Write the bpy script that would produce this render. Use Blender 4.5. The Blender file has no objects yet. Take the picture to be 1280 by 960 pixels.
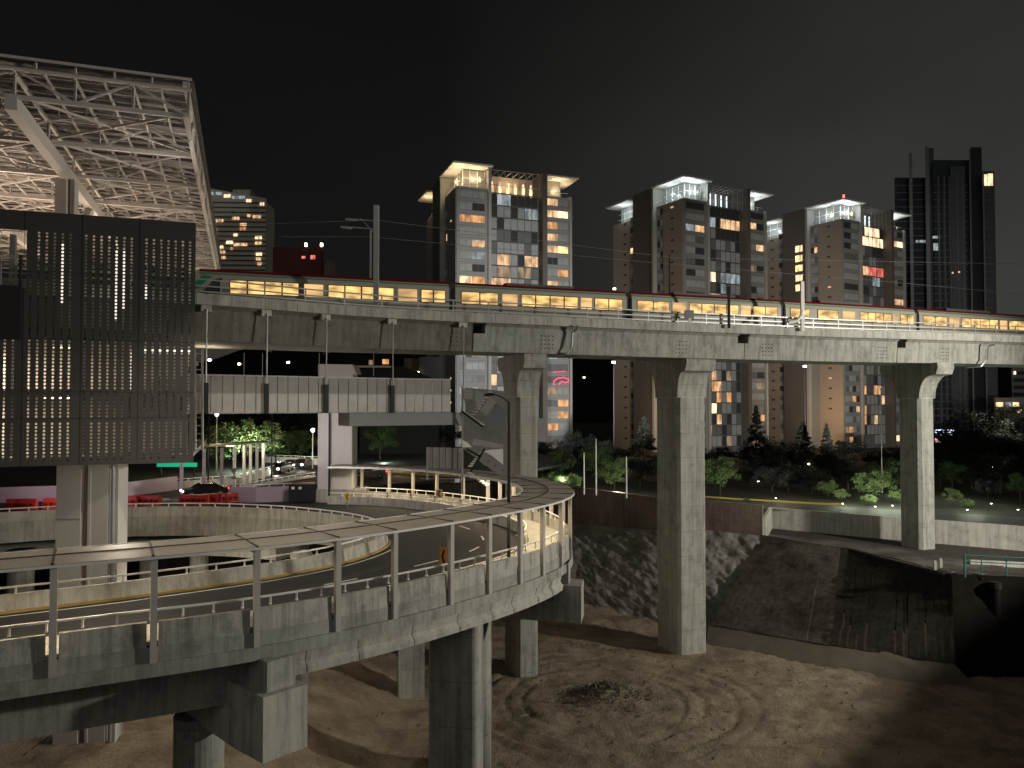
import bpy, bmesh, math, random
from math import sin, cos, tan, atan, atan2, pi, sqrt, radians
from mathutils import Vector, Matrix, geometry
random.seed(7)
S = bpy.context.scene
COL = S.collection
LIFT = 24.5            # every height below is written from the eye; all is lifted so the pit floor is at 0
F = 960.0
PT = atan(25/960)

# ------------------------------------------------------------------ camera
cd = bpy.data.cameras.new('camera'); cam = bpy.data.objects.new('camera', cd); COL.objects.link(cam)
cd.sensor_width = 36; cd.lens = 27; cd.clip_end = 3000; cd.clip_start = 0.5
cam.rotation_euler = (radians(90)+PT, 0, 0)
S.camera = cam
# ------------------------------------------------------------------ world: night sky with a city glow
w = bpy.data.worlds.new('World'); S.world = w; w.use_nodes = True
nt = w.node_tree; nt.nodes.clear()
def N(t, **k):
    n = nt.nodes.new(t)
    for a, b in k.items(): setattr(n, a, b)
    return n
out = N('ShaderNodeOutputWorld'); bg = N('ShaderNodeBackground'); tc = N('ShaderNodeTexCoord')
mp = N('ShaderNodeMapping'); mp.inputs['Scale'].default_value = (.8, .8, 1.7)
no = N('ShaderNodeTexNoise'); no.inputs['Scale'].default_value = 1.6; no.inputs['Detail'].default_value = 3; no.inputs['Roughness'].default_value = .5
sp = N('ShaderNodeSeparateXYZ')
nt.links.new(tc.outputs['Generated'], mp.inputs[0]); nt.links.new(mp.outputs[0], no.inputs['Vector']); nt.links.new(tc.outputs['Generated'], sp.inputs[0])
def M(op, a, b=None, c=None):
    n = N('ShaderNodeMath', operation=op)
    for i, v in enumerate((a, b, c)):
        if v is None: continue
        if isinstance(v, (int, float)): n.inputs[i].default_value = v
        else: nt.links.new(v, n.inputs[i])
    return n.outputs[0]
gx = M('MULTIPLY_ADD', sp.outputs['X'], 1.2, 0.20)         # brighter to the right
gz = M('MULTIPLY_ADD', sp.outputs['Z'], -1.25, 1.12)       # darker overhead
g = M('MULTIPLY', M('MAXIMUM', gx, .1), M('MAXIMUM', gz, .15))
cl = M('MULTIPLY_ADD', no.outputs['Fac'], 2.0, -.2)
g = M('MULTIPLY', g, M('MAXIMUM', cl, .12))
rp = N('ShaderNodeValToRGB')
rp.color_ramp.elements[0].position = 0.0; rp.color_ramp.elements[0].color = (.0030, .0031, .0034, 1)
rp.color_ramp.elements[1].position = 1.0; rp.color_ramp.elements[1].color = (.056, .055, .050, 1)
nt.links.new(g, rp.inputs[0]); nt.links.new(rp.outputs[0], bg.inputs[0]); bg.inputs[1].default_value = .86
nt.links.new(bg.outputs[0], out.inputs[0])
# ------------------------------------------------------------------ main light
def light(kind, name, loc, energy, col, **k):
    l = bpy.data.lights.new(name, kind); l.energy = energy; l.color = col
    for a, b in k.items(): setattr(l, a, b)
    o = bpy.data.objects.new(name, l); COL.objects.link(o); o.location = loc
    return o
def aim(o, p): o.rotation_euler = (Vector(p)-Vector(o.location)).to_track_quat('-Z', 'Y').to_euler()
sun = light('SUN', 'city_glow_sun', (0, 0, 60), .21, (1, .97, .92), angle=radians(60)); sun.rotation_euler = (radians(56), 0, radians(-12))
flood = light('SPOT', 'street_floodlight', (70, 47, 4.8), 105000, (1.0, .965, .86), shadow_soft_size=1.1, spot_size=radians(150), spot_blend=.6); aim(flood, (0, 62, -14))
for nm, p, q, e, c_ in (('tower_fill_spot', (27, 116, -2), (-2, 200, 16), 190000, (1, .98, .95)), ('tower_fill_spot', (60, 118, -3), (62, 220, 14), 130000, (1, .93, .84)), ('tower_fill_spot', (95, 128, -3), (112, 245, 14), 130000, (1, .90, .80))):
    l_ = light('SPOT', nm, p, e, c_, shadow_soft_size=.4, spot_size=radians(56), spot_blend=.8); aim(l_, q)  # added spots that brighten the tower fronts
flood3 = light('POINT', 'station_column_fill', (-20.5, 40.5, -4.3), 620, (1.0, .86, .68), shadow_soft_size=.4)  # added fill brightening the station column and nearby canopy top
flood4 = light('AREA', 'viaduct_soffit_fill', (-24, 61, 3.0), 160, (1, .86, .6), size=1.5); flood4.rotation_euler = (radians(180), radians(-25), 0)  # added light for the station's glow on the girder underside
flood5 = light('POINT', 'bridge_pier_fill', (-17.5, 69.5, -3.5), 800, (1, .90, .87), shadow_soft_size=.4)  # added fill brightening the white bridge pier
flood6 = light('SPOT', 'ramp_top_fill', (-14, 44, 11), 5600, (1.0, .88, .70), shadow_soft_size=.5, spot_size=radians(128), spot_blend=.7)  # added downlight brightening canopy tops and deck; no mast stands there
flood7 = light('POINT', 'hole_fill', (-24, 56, -12.8), 1100, (1, .86, .66), shadow_soft_size=.3)  # added fill brightening the columns inside the ramp hole
light('POINT', 'tower_base_fill', (38, 205, -3), 3500, (1, .66, .36), shadow_soft_size=.5); light('POINT', 'tower_base_fill', (88, 222, -3), 4500, (1, .62, .32), shadow_soft_size=.5)  # added warm lights giving the tower feet an orange tint
S.view_settings.view_transform = 'Standard'; S.view_settings.look = 'None'; S.view_settings.exposure = 0.2; S.view_settings.gamma = 1
S.render.engine = 'CYCLES'
try:
    S.cycles.max_bounces = 5; S.cycles.diffuse_bounces = 2; S.cycles.transparent_max_bounces = 8
    S.cycles.sample_clamp_indirect = 3
except Exception: pass

# ------------------------------------------------------------------ helpers
def U(px, py, Y):
    v = 480-py; dy = F*cos(PT)-v*sin(PT); dz = F*sin(PT)+v*cos(PT)
    s = Y/dy; return Vector(((px-640)*s, Y, dz*s))
def setp(o, label=None, cat=None, group=None, kind=None):
    if label: o['label'] = label
    if cat: o['category'] = cat
    if group: o['group'] = group
    if kind: o['kind'] = kind
    return o
def thing(name, label, cat, loc, group=None):
    o = bpy.data.objects.new(name, None); COL.objects.link(o); o.location = Vector(loc); o.empty_display_size = .3
    o['wl'] = list(loc)
    return setp(o, label, cat, group)
def wloc(o):
    p = Vector(o.location)
    while o.parent: o = o.parent; p += Vector(o.location)
    return p
class MB:
    def __init__(s): s.v = []; s.f = []; s.m = []
    def add(s, vs, fs, m=0):
        b = len(s.v); s.v += [Vector(x) for x in vs]
        for f in fs: s.f.append([b+i for i in f]); s.m.append(m)
    def box(s, a, b, m=0):
        x0, y0, z0 = a; x1, y1, z1 = b
        s.obox((x0, y0, z0), (x1-x0, 0, 0), (0, y1-y0, 0), (0, 0, z1-z0), m)
        return s
    def obox(s, o, a, b, c, m=0):
        o, a, b, c = map(Vector, (o, a, b, c))
        s.add([o, o+a, o+a+b, o+b, o+c, o+a+c, o+a+b+c, o+b+c], [(0,3,2,1),(4,5,6,7),(0,1,5,4),(1,2,6,5),(2,3,7,6),(3,0,4,7)], m)
        return s
    def prism(s, poly, ext, m=0):
        n = len(poly); ext = Vector(ext); P = [Vector(p) for p in poly]
        tris = geometry.tessellate_polygon([P])
        s.add(P+[p+ext for p in P], [tuple(t) for t in tris]+[tuple(n+i for i in reversed(t)) for t in tris]+[(i, (i+1) % n, n+(i+1) % n, n+i) for i in range(n)], m)
        return s
    def bar(s, p, q, wd, h=None, m=0):
        p, q = Vector(p), Vector(q); h = h or wd; d = (q-p)
        if d.length < 1e-6: return s
        d.normalize(); up = Vector((0, 0, 1)) if abs(d.z) < .95 else Vector((0, 1, 0))
        sx = d.cross(up).normalized(); sy = sx.cross(d).normalized()
        s.obox(p-sx*wd/2-sy*h/2, sx*wd, sy*h, q-p, m); return s
    def tube(s, pts, r, n=8, m=0, cap=True):
        pts = [Vector(p) for p in pts]; rs = r if isinstance(r, (list, tuple)) else [r]*len(pts)
        b = len(s.v); k = len(pts)
        for i, p in enumerate(pts):
            d = (pts[min(i+1, k-1)]-pts[max(i-1, 0)]).normalized()
            up = Vector((0, 0, 1)) if abs(d.z) < .9 else Vector((0, 1, 0))
            sx = d.cross(up).normalized(); sy = sx.cross(d).normalized()
            for j in range(n):
                a = 2*pi*j/n; s.v.append(p+sx*cos(a)*rs[i]+sy*sin(a)*rs[i])
        for i in range(k-1):
            for j in range(n):
                s.f.append([b+i*n+j, b+i*n+(j+1) % n, b+(i+1)*n+(j+1) % n, b+(i+1)*n+j]); s.m.append(m)
        if cap:
            s.f.append([b+j for j in range(n)][::-1]); s.m.append(m); s.f.append([b+(k-1)*n+j for j in range(n)]); s.m.append(m)
        return s
    def sweep(s, path, sec, m=0, close=True):
        """path: list of Vector; sec: list of (offset to the left of travel, z relative)"""
        k = len(path); n = len(sec); b = len(s.v)
        for i, p in enumerate(path):
            a = path[max(i-1, 0)]; c = path[min(i+1, k-1)]
            d = Vector((c.x-a.x, c.y-a.y, 0)).normalized(); L = Vector((-d.y, d.x, 0))
            for o, z in sec: s.v.append(Vector((p.x, p.y, p.z))+L*o+Vector((0, 0, z)))
        for i in range(k-1):
            for j in range(n if close else n-1):
                s.f.append([b+i*n+j, b+i*n+(j+1) % n, b+(i+1)*n+(j+1) % n, b+(i+1)*n+j]); s.m.append(m)
        if close:
            for e in (0, k-1):
                P = [s.v[b+e*n+j] for j in range(n)]
                for t in geometry.tessellate_polygon([P]):
                    s.f.append([b+e*n+q for q in t]); s.m.append(m)
        return s
    def build(s, name, mats, parent=None, smooth=False, recalc=True, origin=None):
        if not isinstance(mats, (list, tuple)): mats = [mats]
        if parent is not None: o0 = wloc(parent)
        elif origin is not None: o0 = Vector(origin)
        else:
            xs = [v.x for v in s.v]; ys = [v.y for v in s.v]; zs = [v.z for v in s.v]
            o0 = Vector(((min(xs)+max(xs))/2, (min(ys)+max(ys))/2, min(zs)))
        loc = Vector((0, 0, 0))
        me = bpy.data.meshes.new(name); me.from_pydata([tuple(v-o0) for v in s.v], [], s.f)
        for mt in mats: me.materials.append(mt)
        me.polygons.foreach_set('material_index', s.m)
        if recalc:
            bm = bmesh.new(); bm.from_mesh(me); bmesh.ops.recalc_face_normals(bm, faces=bm.faces); bm.to_mesh(me); bm.free()
        if smooth: me.polygons.foreach_set('use_smooth', [True]*len(me.polygons))
        me.update()
        o = bpy.data.objects.new(name, me); COL.objects.link(o)
        if parent is not None: o.parent = parent
        else: o.location = o0
        return o
def copy_tree(o, parent=None):
    c = o.copy(); COL.objects.link(c); c.parent = parent
    for ch in list(o.children): copy_tree(ch, c)
    return c
def catmull(P, step=.6):
    P = [Vector(p) for p in P]; Q = []
    E = [P[0]*2-P[1]]+P+[P[-1]*2-P[-2]]
    for i in range(1, len(E)-2):
        p0, p1, p2, p3 = E[i-1:i+3]; n = max(2, int((p2-p1).length/step))
        for k in range(n):
            t = k/n
            Q.append(.5*((2*p1)+(p2-p0)*t+(2*p0-5*p1+4*p2-p3)*t*t+(3*p1-p0-3*p2+p3)*t**3))
    Q.append(P[-1]); return Q
class Path:
    def __init__(s, pts):
        s.p = pts; s.s = [0]
        for a, b in zip(pts, pts[1:]): s.s.append(s.s[-1]+(b-a).length)
        s.L = s.s[-1]
    def at(s, t):
        t = max(0, min(s.L, t))
        for i in range(len(s.p)-1):
            if s.s[i+1] >= t:
                k = (t-s.s[i])/max(1e-9, s.s[i+1]-s.s[i]); return s.p[i].lerp(s.p[i+1], k)
        return s.p[-1].copy()
    def dir(s, t): return (s.at(t+.3)-s.at(t-.3)).normalized()
    def left(s, t): d = s.dir(t); return Vector((-d.y, d.x, 0)).normalized()
    def cut(s, a, b, step=.7, off=0, dz=0):
        n = max(1, int(math.ceil((b-a)/step))); R = []
        for i in range(n+1):
            t = a+(b-a)*i/n; R.append(s.at(t)+s.left(t)*off+Vector((0, 0, dz)))
        return R
    def nearest(s, x, y):
        return min((((p.x-x)**2+(p.y-y)**2), t) for p, t in zip(s.p, s.s))[1]

# ------------------------------------------------------------------ materials
def mat(name, col, rough=.8, metal=0, emit=None, es=0, var=.0, vscale=1.0, streak=0, bump=0, bscale=8, tint=None, joints=None, spec=.3, vz=1.0, fine=.0, tscale=.35):
    m = bpy.data.materials.new(name); m.use_nodes = True; t = m.node_tree; B = t.nodes['Principled BSDF']
    B.inputs['Roughness'].default_value = rough; B.inputs['Metallic'].default_value = metal
    B.inputs['Specular IOR Level'].default_value = spec
    def n(ty, **k):
        q = t.nodes.new(ty)
        for a, b in k.items(): setattr(q, a, b)
        return q
    def mth(op, a, b):
        q = n('ShaderNodeMath', operation=op)
        for i, v in enumerate((a, b)):
            if isinstance(v, (int, float)): q.inputs[i].default_value = v
            else: t.links.new(v, q.inputs[i])
        return q.outputs[0]
    c = (*col, 1)
    B.inputs['Base Color'].default_value = c
    tc = n('ShaderNodeTexCoord')
    fac = None
    def noise(scale, sc=(1, 1, 1), det=6, ro=.6):
        mp = n('ShaderNodeMapping'); mp.inputs['Scale'].default_value = sc; t.links.new(tc.outputs['Object'], mp.inputs[0])
        q = n('ShaderNodeTexNoise'); q.inputs['Scale'].default_value = scale; q.inputs['Detail'].default_value = det; q.inputs['Roughness'].default_value = ro
        t.links.new(mp.outputs[0], q.inputs['Vector']); return q.outputs['Fac']
    if var:
        v = mth('MULTIPLY_ADD', noise(vscale, (1, 1, vz)), var*2); 
        v.node.inputs[2].default_value = 1-var
        fac = v
        if fine:
            v2 = mth('MULTIPLY_ADD', noise(vscale*14, (1, 1, 1), 4, .7), fine*2); v2.node.inputs[2].default_value = 1-fine
            fac = mth('MULTIPLY', fac, v2)
    if streak:
        for sc_, szz, lo_, hi_, am in ((2.4, .05, .44, .66, 1.0), (7.0, .03, .50, .72, .55), (.9, .8, .50, .66, .75)):
            mr = n('ShaderNodeMapRange'); mr.inputs[1].default_value = lo_; mr.inputs[2].default_value = hi_
            mr.inputs[3].default_value = 1+streak*.22*am; mr.inputs[4].default_value = 1-streak*am
            t.links.new(noise(sc_, (1, 1, szz), 6, .72), mr.inputs[0]); v = mr.outputs[0]
            fac = mth('MULTIPLY', fac, v) if fac else v
    if joints:
        zs, dk = joints
        sx = n('ShaderNodeSeparateXYZ'); t.links.new(tc.outputs['Object'], sx.inputs[0])
        fr = mth('FRACT', mth('MULTIPLY', sx.outputs['Z'], 1/zs), 0); ln = mth('LESS_THAN', fr, .04/zs)
        v = mth('MULTIPLY_ADD', ln, -dk); v.node.inputs[2].default_value = 1
        fac = mth('MULTIPLY', fac, v) if fac else v
    if fac is not None:
        mx = n('ShaderNodeMix', data_type='RGBA', blend_type='MULTIPLY'); mx.inputs[0].default_value = 1
        mx.inputs[6].default_value = c
        if tint:
            tm = n('ShaderNodeMix', data_type='RGBA'); tm.inputs[6].default_value = c; tm.inputs[7].default_value = (*tint, 1)
            rr = n('ShaderNodeMapRange'); rr.inputs[1].default_value = .42; rr.inputs[2].default_value = .62
            t.links.new(noise(tscale, (1, 1, 1), 4), rr.inputs[0]); t.links.new(rr.outputs[0], tm.inputs[0]); t.links.new(tm.outputs[2], mx.inputs[6])
        cb = n('ShaderNodeCombineColor')
        for i in range(3): t.links.new(fac, cb.inputs[i])
        t.links.new(cb.outputs[0], mx.inputs[7]); t.links.new(mx.outputs[2], B.inputs['Base Color'])
    if emit:
        B.inputs['Emission Color'].default_value = (*emit, 1); B.inputs['Emission Strength'].default_value = es
    if bump:
        bp = n('ShaderNodeBump'); bp.inputs['Strength'].default_value = bump; bp.inputs['Distance'].default_value = .06 if bump < 1 else .25
        t.links.new(noise(bscale, (1, 1, 1), 8, .65), bp.inputs['Height']); t.links.new(bp.outputs[0], B.inputs['Normal'])
    return m
def lit(name, col, es, sc=(.9, .9, .35), lo=.35, hi=1.25):
    """a lit window: glowing room seen through the pane, uneven with curtains and furniture"""
    m = bpy.data.materials.new(name); m.use_nodes = True; t = m.node_tree; B = t.nodes['Principled BSDF']
    B.inputs['Base Color'].default_value = (.05, .05, .05, 1); B.inputs['Roughness'].default_value = .15
    tc = t.nodes.new('ShaderNodeTexCoord'); mp = t.nodes.new('ShaderNodeMapping'); mp.inputs['Scale'].default_value = sc
    no = t.nodes.new('ShaderNodeTexNoise'); no.inputs['Scale'].default_value = .9; no.inputs['Detail'].default_value = 1.5
    t.links.new(tc.outputs['Object'], mp.inputs[0]); t.links.new(mp.outputs[0], no.inputs['Vector'])
    mr = t.nodes.new('ShaderNodeMapRange'); mr.inputs[1].default_value = .34; mr.inputs[2].default_value = .66
    mr.inputs[3].default_value = lo*es; mr.inputs[4].default_value = hi*es
    t.links.new(no.outputs['Fac'], mr.inputs[0]); t.links.new(mr.outputs[0], B.inputs['Emission Strength'])
    B.inputs['Emission Color'].default_value = (*col, 1); return m
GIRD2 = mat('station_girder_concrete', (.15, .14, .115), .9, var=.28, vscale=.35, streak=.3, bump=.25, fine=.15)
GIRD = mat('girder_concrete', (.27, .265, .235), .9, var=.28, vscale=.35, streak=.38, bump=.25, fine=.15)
CON = mat('weathered_concrete', (.34, .33, .29), .9, var=.34, vscale=.55, streak=.30, bump=.25, bscale=7, fine=.12)
CONP = mat('pier_concrete', (.29, .285, .25), .9, var=.28, vscale=.5, streak=.34, bump=.2, bscale=7, joints=(2.4, .35), fine=.12)
CONW = mat('panel_concrete', (.42, .405, .355), .9, var=.38, vscale=.9, streak=.42, bump=.3, bscale=9, fine=.2)
CONL = mat('pale_concrete', (.42, .405, .355), .85, var=.22, vscale=.6, streak=.3, bump=.15, fine=.1)
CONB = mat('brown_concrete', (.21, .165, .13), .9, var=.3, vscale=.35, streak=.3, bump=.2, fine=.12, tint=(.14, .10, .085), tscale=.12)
ASPH = mat('asphalt', (.023, .023, .023), .75, var=.3, vscale=.35, bump=.15, bscale=30, fine=.2)
WPAINT = mat('white_paint', (.80, .78, .73), .5, var=.12, vscale=2)
WROAD = mat('road_paint_white', (.62, .62, .58), .7, var=.25, vscale=3)
YROAD = mat('road_paint_yellow', (.36, .25, .07), .7, var=.3, vscale=2)
STEEL = mat('galvanised_steel', (.36, .36, .35), .45, .6, var=.15, vscale=1.5)
DSTEEL = mat('dark_steel', (.025, .025, .026), .5, .4)
BLACK = mat('black_void_paint', (.012, .012, .012), .9)
CANO = mat('canopy_sheet', (.36, .32, .265), .55, .1, var=.22, vscale=.5, streak=0, fine=.12)
POSTM = mat('canopy_post_paint', (.50, .46, .41), .5, var=.15, vscale=1)
BLACK.node_tree.nodes['Principled BSDF'].inputs['Specular IOR Level'].default_value = 0
TRUSS = mat('truss_paint', (.48, .44, .40), .5, var=.08, vscale=1)
ROOFS = mat('roof_sheet', (.05, .045, .042), .6, var=.15, vscale=.4)
FACA = mat('dark_perforated_metal', (.060, .057, .054), .6, .2, var=.12, vscale=.3)
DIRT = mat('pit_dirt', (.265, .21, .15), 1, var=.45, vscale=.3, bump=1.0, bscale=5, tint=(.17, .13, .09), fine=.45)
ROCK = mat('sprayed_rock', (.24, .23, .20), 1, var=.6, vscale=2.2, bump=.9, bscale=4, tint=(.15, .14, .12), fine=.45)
EXC = mat('shade_dark_earth', (.028, .024, .020), 1, spec=0, var=.45, vscale=.2, streak=.35, bump=.8, bscale=2)  # dark colour carries the shade of the excavation face
GRAS = mat('park_ground', (.018, .018, .010), 1, var=.4, vscale=.2, bump=.4, fine=.3)
TEAL = mat('teal_paint', (.03, .13, .13), .45, var=.3, vscale=3)
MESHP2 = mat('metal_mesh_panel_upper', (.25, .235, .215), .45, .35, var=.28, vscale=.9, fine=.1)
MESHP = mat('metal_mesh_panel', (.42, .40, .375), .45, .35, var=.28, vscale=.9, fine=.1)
LAMPW = mat('lamp_glow_warm', (1, .9, .7), emit=(1, .80, .52), es=12)
LAMPC = mat('lamp_glow_cool', (1, 1, 1), emit=(.85, .95, 1), es=14)
REDL = mat('lamp_glow_red', (1, .1, .1), emit=(1, .05, .04), es=8)
HEADL = mat('headlamp_glow', (1, 1, 1), emit=(1, .95, .85), es=25)
# ================================================================== GROUND
FLOOR = -24.5
UP = -13.6
rim = [(-70, 18, -12), (25, 18, -12), (33, 41, -10), (44, 46, -9), (59, 56, -5.0), (62, 64, -5.5), (66, 76, -13.6), (60, 81.5, -13.6), (43.5, 92.5, -13.6), (33.1, 99.9, -13.6), (29.8, 91.4, -13.6), (18.6, 98.5, -13.6), (8.0, 113, -13.6), (-3, 104, -10.4), (-16, 92, -10.1), (-95, 92, -10.1), (-95, 18, -12)]
rim = rim[:-1]+[(-95, 18, -12)]
# upper ground: one wide sheet with the pit cut out
outer = [(-1200, -300), (1500, -300), (1500, 2500), (-1200, 2500)]
mb = MB()
P1 = [Vector((x, y, UP)) for x, y in outer]
rimtop = []
for x, y, z in rim: rimtop.append(Vector((x, y, z)))
Pflat = [[Vector((p.x, p.y, 0)) for p in P1], [Vector((p.x, p.y, 0)) for p in reversed(rimtop)]]
tri = geometry.tessellate_polygon(Pflat)
allv = P1+list(reversed(rimtop))
mb.add(allv, [tuple(t) for t in tri])
mb.build('ground', GRAS)['kind'] = 'structure'
# pit floor: fine grid with tyre ruts, heaps and a debris mound
def hash2(i, j): return (sin(i*127.1+j*311.7)*43758.5453) % 1
def vn(x, y):
    i, j = math.floor(x), math.floor(y); fx, fy = x-i, y-j
    fx = fx*fx*(3-2*fx); fy = fy*fy*(3-2*fy)
    return (hash2(i, j)*(1-fx)+hash2(i+1, j)*fx)*(1-fy)+(hash2(i, j+1)*(1-fx)+hash2(i+1, j+1)*fx)*fy
def fbm(x, y): return vn(x, y)*.5+vn(x*2.1+7, y*2.1)*.27+vn(x*4.3, y*4.3+3)*.15+vn(x*9, y*9)*.08
HEAP = U(758, 872, 64.3)
def floor_z(x, y):
    z = FLOOR+.5*(fbm(x*.16, y*.16)-.5)+.34*(fbm(x*.9, y*.9)-.5)+.12*(vn(x*3.1, y*3.1)-.5)
    hx, hy = x-HEAP.x, y-HEAP.y
    z += 1.05*math.exp(-(hx*hx/5.5+hy*hy/4.5))*(.6+.9*fbm(x*2.2, y*2.2))
    r = sqrt(hx*hx+(hy*1.1)**2)                               # ruts circling the heap
    z += 3.0*max(0, min(1, (-x-9)/9))
    for R0 in (6.6, 8.2, 10.6, 12.1):
        z -= .15*math.exp(-((r-R0-.5*sin(x*.3)-.6*fbm(x*.4, y*.4))/.26)**2); z += .03*math.exp(-((r-R0-.55-.5*sin(x*.3)-.6*fbm(x*.4, y*.4))/.25)**2)
    for c0 in (-18, -16.2, -11.5):                            # ruts running left
        z -= .16*math.exp(-((y-(54+c0*.0)-(0.06*x)-(c0+16)*.9-1.2*sin(x*.09))/.26)**2)
    return z
gx0, gx1, gy0, gy1 = -30, 50, 44, 96
nx, ny = 330, 215
mb = MB()
vs = []; fs = []
for j in range(ny+1):
    y = gy0+(gy1-gy0)*j/ny
    for i in range(nx+1):
        x = gx0+(gx1-gx0)*i/nx; vs.append(Vector((x, y, floor_z(x, y))))
for j in range(ny):
    for i in range(nx):
        a = j*(nx+1)+i; fs.append((a, a+1, a+nx+2, a+nx+1))
mb.add(vs, fs)
# coarse remainder of the pit floor
for (a, b, c, d) in ((-100, gx0, 16, 130), (gx1, 70, 16, 130), (gx0, gx1, 16, gy0), (gx0, gx1, gy1, 130)):
    zf = FLOOR+3.0 if b == gx0 else FLOOR-.05; mb.add([(a, c, zf), (b, c, zf), (b, d, zf), (a, d, zf)], [(0, 1, 2, 3)])
mb.build('pit_ground', DIRT, smooth=True, recalc=False)['kind'] = 'structure'
# pit sides
def skirt(pts_top, pts_bot, name, m, amp=.5, nu=60, nv=18, fr=.5):
    T = Path([Vector(p) for p in pts_top]); Bq = Path([Vector(p) for p in pts_bot]); mb = MB(); vs = []; fs = []
    for i in range(nu+1):
        a = T.at(T.L*i/nu); b = Bq.at(Bq.L*i/nu); jx = (fbm(i*.35+4, 7.7)-.5)*amp*2.2; b = b+Vector((jx, -jx, 0)); a = a+Vector((0, 0, -abs(jx)*.15))
        nrm = (b-a).cross(Vector(((T.p[-1]-T.p[0]).x, (T.p[-1]-T.p[0]).y, 0))).normalized()
        for j in range(nv+1):
            p = a.lerp(b, j/nv); k = fbm(p.x*fr+p.y*.3+9, p.z*fr+p.y*.2)-.5
            k2 = fbm(p.x*fr*3+p.y, p.z*fr*3)-.5
            vs.append(p+nrm*(k*amp*2+k2*amp*.8)*(0 if j in (0,) else 1))
    for i in range(nu):
        for j in range(nv):
            a = i*(nv+1)+j; fs.append((a, a+1, a+nv+2, a+nv+1))
    mb.add(vs, fs); o = mb.build(name, m, smooth=True, recalc=False); o['kind'] = 'structure'; return o
skirt([(-8, 108, -17.3), (7.8, 112, -17.3), (18.4, 97.9, -16), (24, 94.3, -15.4), (29.5, 90.8, -15.5)], [(-12, 94, -24.7), (7, 96.5, -24.7), (15, 88, -24.7), (19, 82, -24.7), (21, 79, -24.7)], 'rock_slope', ROCK, .32, 220, 80, 1.3)
skirt([(29.4, 91.0, -15.4), (33.6, 88.0, -15.75), (36.6, 86.0, -15.95)], [(20.6, 80.6, -23.0), (26.5, 76.5, -23.0), (30.5, 73.8, -23.0)], 'side_slope', mat('smooth_earth_slope', (.068, .058, .047), 1, spec=0, var=.4, vscale=.25, streak=.4, bump=.4, tint=(.03, .026, .02), tscale=.16), .16, 90, 40, .5)  # paler than the next face: light fading rightward is put into the colours
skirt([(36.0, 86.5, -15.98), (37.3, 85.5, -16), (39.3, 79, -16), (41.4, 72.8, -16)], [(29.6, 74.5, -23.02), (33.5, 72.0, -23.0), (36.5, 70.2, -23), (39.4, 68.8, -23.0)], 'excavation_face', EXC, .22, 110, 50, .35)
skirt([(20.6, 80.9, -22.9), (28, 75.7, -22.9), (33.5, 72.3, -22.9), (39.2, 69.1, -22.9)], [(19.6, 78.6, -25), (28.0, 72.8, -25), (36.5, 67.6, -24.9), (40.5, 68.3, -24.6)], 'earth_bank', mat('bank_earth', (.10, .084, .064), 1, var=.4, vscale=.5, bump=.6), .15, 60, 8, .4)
skirt([(41.4, 72.8, -16), (48.5, 71.5, -16), (62, 64, -5.5), (59, 56, -5), (44, 46, -9), (33, 41, -10), (25, 18, -12), (-95, 18, -12)], [(39.6, 69.5, -24.9), (48, 69.6, -24.9), (60.5, 63.4, -24.9), (56, 56, -24.7), (42, 46, -24.7), (32, 41, -24.7), (24, 20, -24.7), (-95, 20, -24.7)], 'pit_bank', mat('pit_bank_shade_soil', (.010, .009, .0075), 1, var=.5, spec=0), .3, 90, 10, .4)  # the bank's deep shade is put into a near-black soil colour
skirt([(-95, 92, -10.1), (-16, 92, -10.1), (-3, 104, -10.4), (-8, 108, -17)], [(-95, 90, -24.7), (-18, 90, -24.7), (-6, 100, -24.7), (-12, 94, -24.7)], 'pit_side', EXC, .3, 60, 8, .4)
# debris on the heap and scattered stones
mb = MB()
for i in range(900):
    a = random.uniform(0, 6.28); r = abs(random.gauss(0, 1.7)); x = HEAP.x+cos(a)*r*1.4; y = HEAP.y+sin(a)*r
    z = floor_z(x, y); s_ = random.uniform(.03, .12)
    d = Vector((random.uniform(-1, 1), random.uniform(-1, 1), random.uniform(0, .9))).normalized()
    mb.bar((x, y, z), Vector((x, y, z))+d*random.uniform(.1, .6), s_*.5, s_*.5, random.choice((0, 0, 0, 0, 1, 2)))
o = mb.build('debris_heap', [mat('dead_brush', (.13, .10, .07), 1), mat('pale_rubble', (.33, .31, .27), .9), mat('weeds', (.05, .07, .03), 1)])
o['kind'] = 'stuff'; setp(o, 'low heap of brush, rubble and weeds in the middle of the pit floor', 'debris heap')
mb = MB()
for i in range(1300):
    x = random.uniform(-26, 40); y = random.uniform(50, 82); s_ = random.choice((.04, .05, .06, .08, .13)); z = floor_z(x, y)
    r0 = random.uniform(0, 6.28); V_ = [(x+cos(r0+q*2.1)*s_*random.uniform(.5, 1), y+sin(r0+q*2.1)*s_*random.uniform(.5, 1), z-.02) for q in range(3)]+[(x, y, z+s_*random.uniform(.4, .9))]; mb.add(V_, [(0, 1, 2), (0, 1, 3), (1, 2, 3), (2, 0, 3)])
o2 = MB()
for i in range(150):
    x = random.uniform(-20, 34); y = random.uniform(51, 80); z = floor_z(x, y); L_ = random.uniform(.15, .7); a = random.uniform(0, 6.28)
    if random.random() < .4: o2.bar((x, y, z+.03), (x+cos(a)*L_, y+sin(a)*L_, z+.05), .05, .04, random.choice((0, 1)))
    else:
        for q_ in range(5): o2.bar((x, y, z-.02), (x+random.gauss(0, .12), y+random.gauss(0, .12), z+random.uniform(.08, .3)), .025, .02, 2)
oo = o2.build('litter', [bpy.data.materials['dead_brush'], bpy.data.materials['pale_rubble'], bpy.data.materials['weeds']]); oo['kind'] = 'stuff'; setp(oo, 'scattered sticks, scraps and weed tufts over the pit floor', 'litter')
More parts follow.
